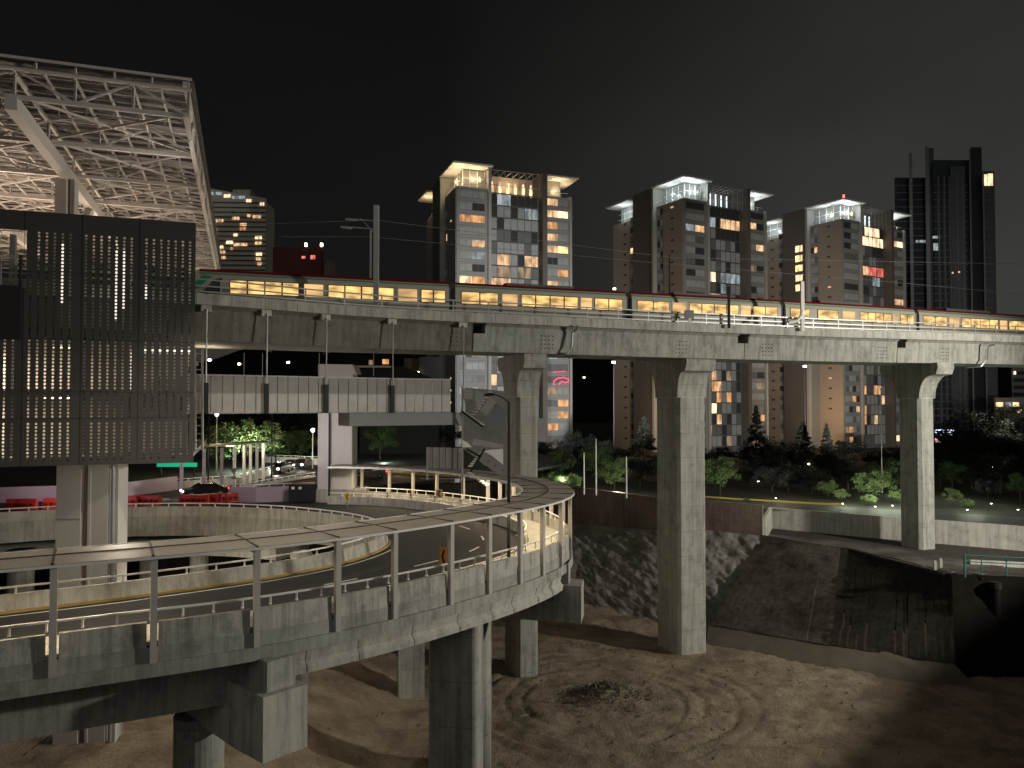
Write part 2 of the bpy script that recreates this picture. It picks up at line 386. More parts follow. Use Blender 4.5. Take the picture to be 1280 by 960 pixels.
o = mb.build('loose_stones', mat('loose_stone', (.22, .19, .15), .95)); o['kind'] = 'stuff'; setp(o, 'small loose stones strewn over the pit floor', 'stones')

# ================================================================== RETAINING WALLS
def wall(pts, top, bot, th, m, name, label, cope=None):
    t = thing(name, label, 'wall', (pts[0][0], pts[0][1], bot))
    P = [Vector((x, y, 0)) for x, y in pts]
    MB().sweep(P, [(0, bot), (th, bot), (th, top), (0, top)]).build('wall_face', m, t)
    if cope: MB().sweep(P, [(-.12, top+.003), (th+.12, top+.003), (th+.12, top+.25), (-.12, top+.25)]).build('coping', cope, t)
    return t
W1 = [(29.5, 90.9), (18.4, 98), (7.8, 112.5), (-3, 122)]
wall([(x, y) for x, y in reversed(W1)], -11.9, -18, .5, CONB, 'retaining_wall', 'dark brown retaining wall above the rough rock slope')
w2 = wall([(33.2, 99.5), (43.5, 92.0), (54.5, 85), (60, 81)], -13.35, -16.6, .4, CONL, 'retaining_wall', 'pale ribbed concrete retaining wall behind the right bridge pier')
mb = MB(); mb.obox((29.5, 90.9, -16.6), (3.7, 8.6, 0), (.35, -.1, 0), (0, 0, 3.3)); mb.build('return_wall', CONL, w2)
mb = MB(); mb.prism([(41.0, 73.4, -16.02), (48.5, 71.6, -16.02), (62, 66, -16.02), (67, 76, -16.02), (60, 82, -16.02), (43.8, 93, -16.02), (33, 100, -16.02), (29.6, 91.2, -16.02), (37.2, 85.6, -16.02), (39.2, 79, -16.02)], (0, 0, -.3)); o = mb.build('ledge_ground', mat('ledge_soil', (.05, .043, .034), 1, var=.4, vscale=.5, bump=.5)); o['kind'] = 'structure'
# ledge with broken edge
mb = MB(); n = 34; vs = []
far = Path([Vector((31.5, 94.4, 0)), Vector((40.6, 87.6, 0)), Vector((45.5, 79.6, 0)), Vector((48.5, 76, 0))]); near = Path([Vector((29.8, 90.9, 0)), Vector((37.5, 85.2, 0)), Vector((41.6, 73.6, 0)), Vector((44, 72.3, 0))])
for i in range(n+1):
    a = near.at(near.L*i/n); b = far.at(far.L*i/n); j = random.uniform(-.35, .35)
    vs += [Vector((a.x+j*.4, a.y+j, -15.95)), Vector((b.x, b.y, -15.9)), Vector((b.x, b.y, -16.25)), Vector((a.x+j*.4, a.y+j, -16.22+random.uniform(-.1, .05)))]
fs = []
for i in range(n):
    for k in range(4): fs.append((i*4+k, i*4+(k+1) % 4, i*4+4+(k+1) % 4, i*4+4+k))
mb.add(vs, fs); o = mb.build('broken_slab', mat('broken_slab_concrete', (.13, .12, .10), .9, var=.5, vscale=.6, streak=.3, bump=.6, tint=(.05, .042, .035), tscale=.3)); o['kind'] = 'structure'
for k, (px, py) in enumerate(((1168, 706), (1175, 703))):
    p = U(px, py, 73.4+k*.3); mb = MB(); mb.obox(p+Vector((0, 0, -.5)), (.22, -.05, 0), (.05, .3, 0), (0, 0, .85)); setp(mb.build('concrete_stump', CONL), ('left', 'right')[k]+' broken pale concrete stub at the lip of the slab', 'rubble', 'broken concrete stubs')
# teal guard rail at the right rim
g = thing('guard_rail', 'teal steel guard rail on the dark pit rim at the right', 'railing', U(1207, 702, 72.5))
zc = -16
for i, px in enumerate((1206, 1227, 1258, 1290)):
    p = U(px, 712, 72.6-.9*i*.3); MB().tube([(p.x, p.y, -24 if px > 1210 else -17.2), (p.x, p.y, -14.1)], .10 if px == 1206 else .06, 8).build('post', TEAL, g)
for z in (-14.2, -14.8):
    a = U(1206, 700, 72.6); b = U(1330, 700, 70.5); MB().tube([(a.x, a.y, z), (b.x, b.y, z)], .05, 6).build('rail', TEAL, g)
t = thing('retaining_wall', 'low pale coping wall beyond the teal guard rail', 'wall', (46, 77.5, -16))
MB().obox((45.6, 76.8, -16.1), (14, -4, 0), (.15, .5, 0), (0, 0, .55)).build('wall_face', CONL, t)
pc = thing('soldier_pile', 'thick dark concrete pile at the corner of the pit under the teal rail', 'pile', (44.2, 71.7, -24.5))
MB().tube([(44.6, 71.3, -24.6), (44.6, 71.3, -17)], .4, 14).build('shaft', BLACK, pc)
MB().tube([(44.6, 71.3, -17), (44.6, 71.3, -16.4)], .5, 14).build('head', EXC, pc)
# right road behind the walls
mb = MB(); mb.prism([(29, 101.5, UP+.03), (62, 83, UP+.03), (90, 68, UP+.03), (94, 76, UP+.03), (64, 91, UP+.03), (31, 109, UP+.03), (5, 128, UP+.03), (-2, 124, UP+.03)], (0, 0, .02)); o = mb.build('park_road', ASPH); o['kind'] = 'structure'
kp = [Vector((-2, 131, UP)), Vector((5, 129, UP)), Vector((31, 110, UP)), Vector((64, 92, UP)), Vector((94, 77, UP))]
mb = MB(); mb.sweep([Vector((24.5, 114.6, UP)), Vector((31, 110, UP)), Vector((44.5, 102.6, UP))], [(0, 0), (.3, 0), (.3, .22), (0, .22)]); o = mb.build('kerb', mat('kerb_yellow_paint', (.34, .24, .05), .7, var=.2)); o['kind'] = 'structure'

# ================================================================== RING RAMP
RZ = -9.7
outc = [(-50, 11), (-33, 20.6), (-17.4, 29.3), (-10.9, 32.9), (-5.7, 37.2), (-1.3, 42.1), (1.8, 46.5), (3.4, 50), (4.05, 53.5), (3.8, 57.5), (2.4, 62), (-.3, 66.5), (-4.3, 71.2), (-9, 75), (-13.5, 77), (-17.4, 77.6)]
OP = Path(catmull([Vector((x, y, 0)) for x, y in outc], .5))
inc = [(-60, 15.5), (-38, 27.6), (-21.9, 37.2), (-18.2, 39.7), (-14.2, 42.8), (-11.3, 46), (-9.6, 49.3), (-8.9, 52.5), (-9.5, 55.8), (-11.8, 59.5), (-15.7, 62.8), (-21, 65.5), (-28, 66.8), (-36, 65.7), (-42, 63), (-60, 53)]
IP = Path(catmull([Vector((x, y, 0)) for x, y in inc], .5))
ring = thing('ring_ramp', 'curved elevated concrete ramp looping round an open hole', 'ramp', (-5, 45, -11.8))
poly = [p.copy() for p in OP.p]+[Vector((-17.4, 92.3, 0)), Vector((-95, 92.3, 0)), Vector((-95, 38, 0))]+[p.copy() for p in reversed(IP.p)]+[Vector((-60, 9, 0))]
def flat(mb, poly, z, m=0, up=True):
    P = [Vector((p.x, p.y, 0)) for p in poly]; tr = geometry.tessellate_polygon([P])
    mb.add([(p.x, p.y, z) for p in poly], [tuple(t) for t in tr], m)
mb = MB(); flat(mb, poly, RZ); flat(mb, poly, -10.85, 1)
n = len(poly); 
for i in range(n):
    a, b = poly[i], poly[(i+1) % n]; mb.add([(a.x, a.y, RZ), (b.x, b.y, RZ), (b.x, b.y, -10.85), (a.x, a.y, -10.85)], [(0, 1, 2, 3)], 1)
mb.build('deck', [ASPH, CON], ring, recalc=False)
# post stations
Sx = []
near_posts = [(-17.4, 29.3), (-14.2, 31.1), (-10.9, 32.9), (-8.1, 34.9), (-5.7, 37.2), (-3.3, 39.8), (-1.3, 42.1), (.35, 44.4), (1.8, 46.5), (3.0, 49.0)]
s0 = OP.nearest(*near_posts[0])
posts = [s0-3.7*k for k in range(4, 0, -1)]+[OP.nearest(*p) for p in near_posts]
s = posts[-1]
while s < OP.nearest(3.0, 60.3): s += 2.9; posts.append(s)
tail = OP.nearest(3.0, 60.3)
def pxof(p): return 640+p.x/p.y*F
for target in (642, 625, 609, 578, 547, 517, 486, 454):
    best = min(((abs(pxof(OP.at(t/4))-target)), t/4) for t in range(int((tail+3)*4), int(OP.L*4)))[1]
    if best-posts[-1] > 1.2: posts.append(best)
# wall panels
for a, b in zip(posts, posts[1:]):
    P = OP.cut(a+.22, b-.22, .6)
    MB().sweep(P, [(0, -10.32), (.26, -10.32), (.26, -8.72), (.04, -8.72)]).build('wall_panel', CONW, ring)
MB().sweep(OP.cut(posts[0], OP.L, .6), [(-.18, -10.85), (.8, -10.85), (.8, -10.3), (-.18, -10.3)]).build('fascia', CON, ring)
# sidewalk slab and kerb
MB().sweep(OP.cut(posts[0], OP.L, .6), [(.28, RZ+.004), (2.9, RZ+.004), (2.9, RZ+.16), (.28, RZ+.16)]).build('sidewalk', CONL, ring)
# road side barrier of the sidewalk on the far half
sb = OP.nearest(3.0, 60)
MB().sweep(OP.cut(OP.nearest(3.6, 52), OP.L, .6), [(2.95, RZ+.01), (3.2, RZ+.01), (3.15, -8.9), (3.0, -8.9)]).build('barrier', CONL, ring)
# inner parapet
MB().sweep(IP.cut(0, IP.L, .6), [(-.02, -10.2), (-.02, -8.87), (-.24, -8.87), (-.36, RZ+.004), (-.02, RZ+.004)]).build('inner_parapet', CONL, ring)
MB().sweep(IP.cut(0, IP.nearest(-9.2, 54.5), .6), [(-.50, RZ+.006), (-.36, RZ+.006), (-.36, RZ+.12), (-.50, RZ+.12)]).build('kerb_line', YROAD, ring)
fh = IP.nearest(-9.4, 55.5)
MB().sweep(IP.cut(fh, IP.L, .6), [(.03, -11.4), (.03, -10.15), (-.9, -10.15), (-.9, -11.4)]).build('hole_beam', CON, ring)
MB().sweep(IP.cut(IP.nearest(-18, 64), IP.nearest(-42, 63), .8), [(2.3, -12.6), (2.3, -11.7), (-1.5, -11.7), (-1.5, -12.6)]).build('lower_beam', CON, ring)
MB().sweep(IP.cut(0, IP.nearest(-9, 52), .6), [(-.3, -12.6), (-.3, -10.86), (-1.6, -10.86), (-1.6, -12.6)]).build('inner_girder', CON, ring)
# flush girder with a flared lower lip (right of the pier block)
ga = OP.nearest(-9.9, 33.6); gb = OP.nearest(3.1, 49.3)
MB().sweep(OP.cut(ga, gb, .6), [(.02, -10.86), (.14, -11.35), (-.06, -11.6), (-.06, -11.85), (2.6, -11.85), (2.9, -10.86)]).build('edge_girder', CONL, ring)
# formwork ribs of the girder
k = ga+1.2
while k < gb-1:
    p = OP.at(k); d = OP.dir(k); L = OP.left(k)
    mb = MB(); mb.prism([p-L*.0+Vector((0, 0, -10.87)), p+L*.12+Vector((0, 0, -11.35)), p-L*.09+Vector((0, 0, -11.6)), p-L*.09+Vector((0, 0, -11.83)), p+L*.3+Vector((0, 0, -11.83)), p+L*.3+Vector((0, 0, -10.87))], d*.22); mb.build('girder_rib', CON, ring)
    k += random.choice((1.9, 2.6, 3.1))
MB().sweep(OP.cut(0, ga+1.2, .8), [(1.5, -11.1), (1.7, -13.1), (5.2, -13.1), (5.2, -11.1)]).build('box_girder', CON, ring)
MB().sweep(OP.cut(0, ga+.6, .8), [(.8, -11.1), (7.5, -11.1), (7.5, -10.87), (.8, -10.87)]).build('under_slab', CON, ring)
MB().sweep(OP.cut(gb+1.0, OP.L, .8), [(1.2, -12.4), (3.5, -12.4), (3.5, -10.87), (1.2, -10.87)]).build('far_girder', CON, ring)
# railings on walls
def rail_on(path, a, b, off, z0, h, name, par, step=1.15, r=.035):
    mb = MB(); P = path.cut(a, b, .6, off)
    mb.sweep(P, [(-.04, z0+h-.08), (.04, z0+h-.08), (.04, z0+h), (-.04, z0+h)])
    k = a+.2
    while k < b:
        p = path.at(k)+path.left(k)*off; d = path.dir(k)*.05
        mb.bar((p.x, p.y, z0-.01), (p.x, p.y, z0+h-.07), .07, .07); mb.bar(p-d+Vector((0, 0, z0+.03)), p+d+Vector((0, 0, z0+.03)), .14, .06); k += step
    return mb.build(name, WPAINT, par)
rail_on(OP, posts[0], posts[-1], .45, -8.72, .42, 'railing', ring, 1.2)
rail_on(IP, 0, fh, -.13, -8.87, .36, 'railing', ring, 1.5)
rail_on(IP, fh+.5, IP.L, -.13, -8.87, .3, 'railing', ring, 1.35)
rail_on(OP, OP.nearest(3.6, 52), OP.L-.2, 3.08, -8.9, .35, 'railing', ring, 1.3)
# road markings (4 mm above the deck)
def mark(path, a, b, off, wd, name, m):
    P = path.cut(a, b, .6); mb = MB(); mb.sweep(P, [(off-wd/2, RZ+.005), (off+wd/2, RZ+.005)], close=False); return mb.build(name, m, ring, recalc=False)
mark(IP, 3, IP.nearest(-9.5, 56.5), -.95, .12, 'lane_line', WROAD)
mark(OP, posts[0], OP.nearest(3.8, 58), 3.5, .12, 'lane_line', WROAD)
k = posts[0]
while k < OP.nearest(1, 64): mark(OP, k, k+2.4, 6.1, .15, 'lane_dash', WROAD); k += 7.2
# tyre darkening is left to the material. Canopy -----------------------------------------------------
can = thing('walkway_canopy', 'long flat canopy on pale posts along the near and far curve of the ramp', 'canopy', (-5, 40, -10.2))
CZ = -6.05
for a, b in zip([posts[0]]+posts[1:], posts[1:]+[OP.L]):
    if b-a < .5: continue
    P = OP.cut(a+.03, b-.03, .6)
    MB().sweep(P, [(-.25, CZ), (1.55, CZ+.05), (3.3, CZ), (3.3, CZ-.12), (-.25, CZ-.12)]).build('roof_panel', CANO, can)
MB().sweep(OP.cut(posts[0], OP.L, .6), [(-.29, CZ-.125), (-.255, CZ-.125), (-.255, CZ-.03), (-.29, CZ-.03)]).build('edge_trim', WPAINT, can)
MB().sweep(OP.cut(posts[0], OP.L, .6), [(3.31, CZ-.16), (3.36, CZ-.16), (3.36, CZ+.03), (3.31, CZ+.03)]).build('edge_trim', WPAINT, can)
mb = MB(); mb.sweep(OP.cut(posts[0], OP.L, .6), [(1.50, CZ+.056), (1.62, CZ+.056), (1.62, CZ+.085), (1.50, CZ+.085)])
for k in posts:
    p = OP.at(k); L = OP.left(k); d = OP.dir(k); mb.obox(p-L*.26-d*.07+Vector((0, 0, CZ+.004)), d*.09, L*3.56, (0, 0, .05))
mb.build('roof_seam', mat('seam_brown', (.07, .06, .05), .6), can)
for i, k in enumerate(posts):
    p = OP.at(k); L = OP.left(k); d = OP.dir(k)
    MB().obox(p-L*.16-d*.10+Vector((0, 0, -10.3)), d*.25, L*.24, (0, 0, 4.15)).build('post', POSTM, can)
    MB().bar(p+Vector((0, 0, CZ-.24)), p+L*3.2+Vector((0, 0, CZ-.20)), .12, .2).build('bracket', POSTM, can)
for i, k in enumerate(posts[:-1]):
    kk = (k+posts[i+1])/2; p = OP.at(kk); L = OP.left(kk); d = OP.dir(kk)
    q = p+L*1.7+Vector((0, 0, CZ-.17)); MB().obox(q-d*.45-L*.05, d*.9, L*.1, (0, 0, .045)).build('lamp', LAMPW, can)
    far_ = q.y > 58 
    on = q.y > 46 or i in (0, 1, 2, 3, 4)
    if on:
        e = 75 if q.y > 46 else (120 if i < 5 else 30)
        l = light('AREA', 'canopy_lamp_light', q-Vector((0, 0, .05)), e, (1, .80, .52), size=.8); 
# pier blocks and columns
pb = thing('ramp_pier', 'round column with a big stepped concrete block under the near left curve', 'pier', (-14.2, 36.4, FLOOR))
ax = Vector((-.74, .67, 0)); sx = Vector((.67, .74, 0)); c = Vector((-9.9, 32.9, 0))
q = c-ax*.5-sx*1.0
MB().prism([q+Vector((0, 0, -12.05)), q+ax*9+Vector((0, 0, -12.05)), q+ax*9+Vector((0, 0, -14.5)), q+ax*2.2+Vector((0, 0, -14.8)), q+Vector((0, 0, -14.72))], sx*2.1).build('pier_head', CONL, pb)
q = c-ax*.1-sx*.6
MB().obox(q+Vector((0, 0, -12.05)), ax*5, sx*1.35, (0, 0, 1.25)).build('bearing_block', CON, pb)
MB().tube([(-14.7, 36.5, FLOOR-1), (-14.7, 36.5, -14.5)], 1.12, 28).build('column', CONP, pb, smooth=False)
pb = thing('ramp_pier', 'massive dark oblong column under the middle of the near curve', 'pier', (-3.1, 42.6, FLOOR))
aa = Vector((.991, -.13, 0)); bb = Vector((.13, .991, 0)); cc = Vector((-3.05, 42.6, FLOOR-1)); ppp = []
for sx_, sy_, a0 in ((1, 1, 0), (-1, 1, 90), (-1, -1, 180), (1, -1, 270)):
    for q_ in range(6):
        an = radians(a0+q_*18); ppp.append(cc+aa*(sx_*.95+cos(an)*.42)+bb*(sy_*.7+sin(an)*.42))
MB().prism(ppp, (0, 0, -11.86-FLOOR+1)).build('column', CONP, pb)
pb = thing('ramp_pier', 'stepped concrete crosshead at the right tip of the ramp', 'pier', (-3, 54.3, FLOOR))
ax = Vector((-.985, .172, 0)); sx = Vector((-.172, -.985, 0)); c = Vector((4.75, 51.2, 0))
MB().prism([c+Vector((0, 0, -11.6)), c+ax*9+Vector((0, 0, -11.6)), c+ax*9+Vector((0, 0, -13.8)), c+Vector((0, 0, -13.95))], sx*2.0).build('pier_head', CON, pb)
c2 = c+ax*.85+sx*.3
MB().obox(c2+Vector((0, 0, -11.6)), ax*4, sx*1.3, (0, 0, 1.3)).build('bearing_block', CON, pb)
MB().tube([(-2.6, 52.6, FLOOR-1), (-2.6, 52.6, -13.5)], 1.2, 28).build('column', CONP, pb, smooth=True)
pb = thing('ramp_pier', 'short square concrete column under the far side of the ramp', 'pier', (-8.3, 65, FLOOR))
MB().obox((-9.4, 64.3, FLOOR-1), (2.1, .5, 0), (-.4, 2.0, 0), (0, 0, 12.2)).build('column', CONP, pb)
MB().obox((-10.2, 63.9, -12.4), (3.6, .8, 0), (-.5, 3, 0), (0, 0, 1.5)).build('pier_head', CON, pb)
for i, (px, Y, r, lb) in enumerate(((250, 65.5, .75, 'round column with a mushroom capital inside the ramp hole, beside the joint'), (28, 62, .95, 'thick round column at the left inside the ramp hole'), (185, 69, .6, 'slim round column behind the station column inside the ramp hole'), (378, 61.5, .6, 'slim round column at the right inside the ramp hole'))):
    pb = thing('hole_column', lb, 'column', (U(px, 600, Y).x, Y, FLOOR), 'columns seen through the ramp hole'); x = U(px, 600, Y).x
    MB().tube([(x, Y, FLOOR-1), (x, Y, -12.6)], r, 20).build('shaft', CONP, pb, smooth=True)
    MB().tube([(x, Y, -12.75), (x, Y, -12.45), (x, Y, -12.05), (x, Y, -11.7)], [r*.9, r*1.45, r*1.5, r*1.1], 20).build('capital', CONL, pb, smooth=True)
# lower ramp floor glimpsed in the hole
mbx = MB(); mbx.prism([(-70, 50, -20.5), (-30, 58, -20.5), (-12, 56, -20.5), (-14, 84, -20.5), (-70, 86, -20.5)], (0, 0, -.5)); 

# chevrons and street lamp
def chevron(name, label, px, py, Y, hgt, wd, colr, zbot):
    p = U(px, py, Y); t = thing(name, label, 'road sign', (p.x, p.y, zbot), 'chevron signs on the ramp')
    MB().tube([(p.x, p.y+.03, zbot), (p.x, p.y+.03, p.z+hgt/2)], .04, 6).build('post', STEEL, t)
    MB().box((p.x-wd/2, p.y-.02, p.z-hgt/2), (p.x+wd/2, p.y+.02, p.z+hgt/2)).build('plate', colr, t)
    y = p.y-.024; a = wd*.32; h = hgt*.36; w_ = wd*.3
    MB().prism([(p.x+a-w_, y, p.z+h), (p.x+a, y, p.z+h), (p.x-a+w_, y, p.z), (p.x+a, y, p.z-h), (p.x+a-w_, y, p.z-h), (p.x-a, y, p.z)], (0, -.012, 0)).build('chevron_mark', DSTEEL, t)
ORG = mat('sign_orange', (.65, .27, .03), .5); YEL = mat('sign_yellow', (.6, .42, .05), .5)
chevron('chevron_sign', 'orange chevron sign behind the near railing', 554, 696, 42.8, 1.05, .36, ORG, RZ)
chevron('chevron_sign', 'cream chevron sign on the far barrier under the canopy', 549, 617, 70.5, .75, .6, mat('sign_cream', (.22, .16, .08), .5), -9.5)
chevron('chevron_sign', 'yellow chevron sign at the foot of the white bridge pier', 434, 621, 72.5, .7, .4, YEL, RZ)
t = thing('street_lamp', 'tall black street lamp with a curved arm in front of the left bridge pier', 'street lamp', (U(636, 700, 47).x, 47, RZ))
x = U(636, 600, 47).x
MB().tube([(x, 47, RZ), (x, 47, -3), (x, 47, U(636, 502, 47).z)], [.11, .09, .07], 8).build('pole', DSTEEL, t)
pt = [U(636, 503, 47), U(630, 498, 47), U(622, 494, 47), U(615, 493, 47)]
MB().tube(pt, .045, 6).build('arm', DSTEEL, t)
p = U(611, 493, 47); MB().tube([p+Vector((.35, 0, 0)), p, p-Vector((.3, 0, .05))], [.06, .12, .05], 8).build('lamp_head', DSTEEL, t)
# ================================================================== VIADUCT
D = Vector((.944, .330, 0)); NB = Vector((-.330, .944, 0)); NF = -NB        # along, back, towards the camera
VE = [(-35, 47.2, 7.75), (-28, 50.3, 7.72), (-21.4, 53.8, 7.68), (-12.5, 60, 7.62), (-6, 63.6, 7.62), (0, 66, 7.62), (7, 68.5, 7.56), (14.8, 71.2, 7.5), (23, 74.05, 7.48), (32.2, 77.2, 7.46), (41, 80.2, 7.5), (57.1, 85.9, 7.6), (80, 94, 7.6), (125, 110, 7.6)]
VP = Path(catmull([Vector(p) for p in VE], 1.0))
vd = thing('rail_viaduct', 'long concrete rail viaduct crossing the whole view above the ramp', 'viaduct', (10, 72, 4.4))
def vstrip(mb, t0, t1, rows, farw, step=1.5):
    """rows: closed section given as (kind, offset, z rel. to edge top); kind n = from the near edge, f = from the straight far line"""
    n = max(1, int((t1-t0)/step)); b = len(mb.v); k = len(rows)
    for i in range(n+1):
        p = VP.at(t0+(t1-t0)*i/n); L = VP.left(t0+(t1-t0)*i/n)
        far = Vector((p.x, 66+.35*p.x, p.z))+NB*farw
        q = far-Vector((p.x, p.y, p.z)); fw = q.dot(L)
        for kd, o, z in rows: mb.v.append(p+L*(o if kd == 'n' else fw+o)+Vector((0, 0, z)))
    for i in range(n):
        for j in range(k): mb.f.append([b+i*k+j, b+i*k+(j+1) % k, b+(i+1)*k+(j+1) % k, b+(i+1)*k+j]); mb.m.append(0)
    mb.f.append([b+j for j in range(k)]); mb.m.append(0); mb.f.append([b+n*k+j for j in range(k)]); mb.m.append(0)
def TX(x): return min(((p.x-x)**2, s) for p, s in zip(VP.p, VP.s))[1]
mb = MB(); vstrip(mb, 0, VP.L, [('n', .3, -.70), ('n', .3, -.45), ('f', 0, -.45), ('f', 0, -.70)], 10.2); mb.build('deck', CON, vd)
# fascia in short precast units
k = 0
while k < VP.L-2.4:
    MB().sweep(VP.cut(k+.012, k+2.388, 1.2), [(0, -.70), (.34, -.72), (.30, -.05), (.26, .06), (.02, .06)]).build('fascia_unit', CON, vd); k += 2.4
joints = [TX(-2.9), TX(22.9), TX(41.0), TX(80)]
ends = [0]+joints+[VP.L]
for i, (a, b) in enumerate(zip(ends, ends[1:])):
    w0 = 5.8
    a1 = a+.05; b1 = b-.05
    mb = MB(); vstrip(mb, a1 if a else a, b1, [('n', 1.0, -3.12), ('n', .96, -2.9), ('n', .85, -1.56), ('f', -2.6, -1.56), ('f', -3.0, -3.12)], 10.2 if False else 9.2)
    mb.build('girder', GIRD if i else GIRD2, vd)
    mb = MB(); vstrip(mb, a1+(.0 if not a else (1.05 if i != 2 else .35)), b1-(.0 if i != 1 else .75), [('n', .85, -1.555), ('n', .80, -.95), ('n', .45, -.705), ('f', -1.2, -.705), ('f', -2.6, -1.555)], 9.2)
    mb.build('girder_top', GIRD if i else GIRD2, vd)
# anchor pockets near the joints (black blocks, recess shade put into the colour)
for jx, offs in ((-2.9, (-1.7, 5.6)), (22.9, (2.0, -7.6)), (41, (-1.9, 5.4))):
    for of in offs:
        t0 = TX(jx+of)
        for r in range(4):
            for c_ in range(4):
                mb = MB(); p = VP.at(t0+c_*.36); L = VP.left(t0); d = VP.dir(t0)
                mb.obox(p+L*(.845+.03*r)-d*.05+Vector((0, 0, -1.62-r*.36)), d*.12, L*.12, (0, 0, .10)); mb.build('anchor_pocket', BLACK, vd)
# drain pipes
for px, Y in ((712, 68.2), (1233, 84.0)):
    a = U(px, 405 if px < 1000 else 430, Y); y = Y
    s_ = 1 if px < 1000 else 1
    if px < 1000: pts = [U(721, 408, Y), U(720, 413, Y+.5), U(715, 416, Y+.7), U(714, 434, Y+.65), U(709, 442, Y+.6), U(697, 446, Y+2.5)]
    else: pts = [U(1240, 431, Y), U(1232, 433, Y+.5), U(1231, 450, Y+.65), U(1223, 458, Y+.7), U(1205, 459.5, Y+2.5)]
    MB().tube([p-Vector((0, .55, 0)) for p in pts], .11, 8).build('drain_pipe', STEEL, vd)
# guard railing: posts and three rails
for z in (.22, .62, 1.08):
    MB().sweep(VP.cut(0, VP.L, 1.0, .16), [(-.03, z-.05), (.03, z-.05), (.03, z+.05), (-.03, z+.05)]).build('rail', STEEL, vd)
k = .6
while k < VP.L:
    p = VP.at(k); L = VP.left(k); d = VP.dir(k)
    MB().obox(p+L*.20-d*.05+Vector((0, 0, -.02)), d*.1, L*.08, (0, 0, 1.14)).build('rail_post', STEEL, vd); k += 3.1
MB().sweep(VP.cut(0, VP.L, 1.5, .9), [(0, -.44), (.35, -.44), (.35, .25), (0, .25)]).build('cable_trough', CONL, vd)
def tl(x, dz=0, off=0):
    y = 69.5+.35*x+(.05*(x-30) if x > 30 else 0); return Vector((x, y, 7.0+dz))+NB*off
for off in (.75, 2.2):
    MB().sweep([tl(-40, -.1, off), tl(30, -.1, off), tl(120, -.1, off)], [(-.04, 0), (.04, 0), (.04, .15), (-.04, .15)]).build('track_rail', DSTEEL, vd)
# small equipment box and white cable on the railing
p = U(862, 394, 71.0); t = thing('equipment_box', 'grey signal box with a lamp fixed to the viaduct railing', 'equipment box', p)
MB().box((p.x-.45, p.y-.2, p.z-.3), (p.x+.35, p.y+.2, p.z+.45)).build('case', STEEL, t); MB().box((p.x-.15, p.y-.3, p.z-.75), (p.x+.1, p.y-.1, p.z-.3)).build('bracket', WPAINT, t)
for px, Y in ((656, 66.2), (760, 69.2)):
    pass
# ------------------------------------------------------------------ piers
def vpier(corner_px, Y, zbase, hw, ht, label, wcol=3.4, tcol=2.6):
    cor = U(corner_px, 500, Y); C = Vector((cor.x, cor.y, 0))-NF*(wcol/2)+D*(tcol/2)
    t = thing('viaduct_pier', label, 'pier', (C.x, C.y, zbase), 'T-shaped piers under the rail viaduct')
    zt = 4.47; h = 3.85; a = wcol/2; ch = .32
    o = []
    for sx_, sy_ in ((1, 1), (-1, 1), (-1, -1), (1, -1)):
        e = [(sx_*a, sy_*(tcol/2-ch)), (sx_*(a-ch), sy_*tcol/2)]
        o += e if sx_*sy_ > 0 else e[::-1]
    mb = MB(); P = [C+NF*w_+D*u_+Vector((0, 0, zbase-1)) for w_, u_ in o]; mb.prism(P, (0, 0, zt-h-zbase+1)); mb.build('column', CONP, t)
    mb = MB(); P = [C+NF*w_*1.02+D*u_*1.02+Vector((0, 0, zt-h-.001)) for w_, u_ in o]; mb.prism(P, (0, 0, .08)); mb.build('joint_band', CONW, t)
    prof = [(hw, zt), (hw+.1, zt-.55), (hw-.2, zt-1.25)]
    for i in range(9):
        f = i/8; ang = f*pi/2
        prof.append((hw-.75-(hw-.75-a)*sin(ang), zt-1.35-(h-1.35)*(1-cos(ang))))
    prof.append((a, zt-h+.08))
    full = prof+[(-x_, z_) for x_, z_ in reversed(prof)]
    mb = MB(); mb.prism([C+NF*w_-D*(tcol/2+.02)+Vector((0, 0, z_)) for w_, z_ in full], D*(tcol+.04)); mb.build('pier_head', CONP, t)
    for k_ in (0, 1):
        pp = C+NF*(2.1+k_*.25)-D*.25+Vector((0, 0, zt-2.75+k_*.55)); 
    return t
vpier(646.5, 69.7, -24.3, 3.75, 2.6, 'left T-shaped concrete bridge pier beside the grey mesh stair', 3.7, 2.1)
vpier(847, 75.2, -24.5, 3.75, 2.6, 'tall middle T-shaped concrete pier standing on the pit floor', 4.3, 3.25)
vpier(1149, 84.6, -16.0, 3.9, 2.6, 'right T-shaped concrete pier on the slab above the dark excavation', 3.0, 2.3)

# ------------------------------------------------------------------ catenary masts and wires
def mast(px, Y, ytop, name='catenary_mast', label='', arm=True, thick=.13, m=None):
    m = m or STEEL
    b = U(px, 388, Y); tp = U(px, ytop, Y); t = thing(name, label, 'mast', (b.x, b.y, 7.2))
    MB().obox((b.x-thick, b.y-thick, 7.2), (2*thick, 0, 0), (0, 2*thick, 0), (0, 0, tp.z-7.2)).build('pole', m, t)
    if arm:
        mb = MB()
        for q in (U(px-38, ytop+16, Y-.5), U(px-44, ytop+26, Y-.5)):
            mb.tube([(b.x, b.y, q.z-.1), q], .05, 6)
            mb.tube([(q.x, q.y, q.z-.05), (q.x+.9, q.y, q.z-.15)], .09, 6)
        mb.tube([(b.x, b.y, tp.z-2.4), (b.x-1.3, b.y, tp.z-1.05)], .035, 5)
        mb.build('cantilever', m, t)
    return t
mast(470, 62.2, 257, label='tall steel catenary mast with a side arm in front of the train', thick=.2)
t = mast(463, 66.5, 285, label='thin companion mast behind the tall catenary mast', arm=False, thick=.07)
mast(837, 78.5, 318, label='thin dark catenary mast behind the train against the tan tower', arm=False, thick=.06, m=DSTEEL)
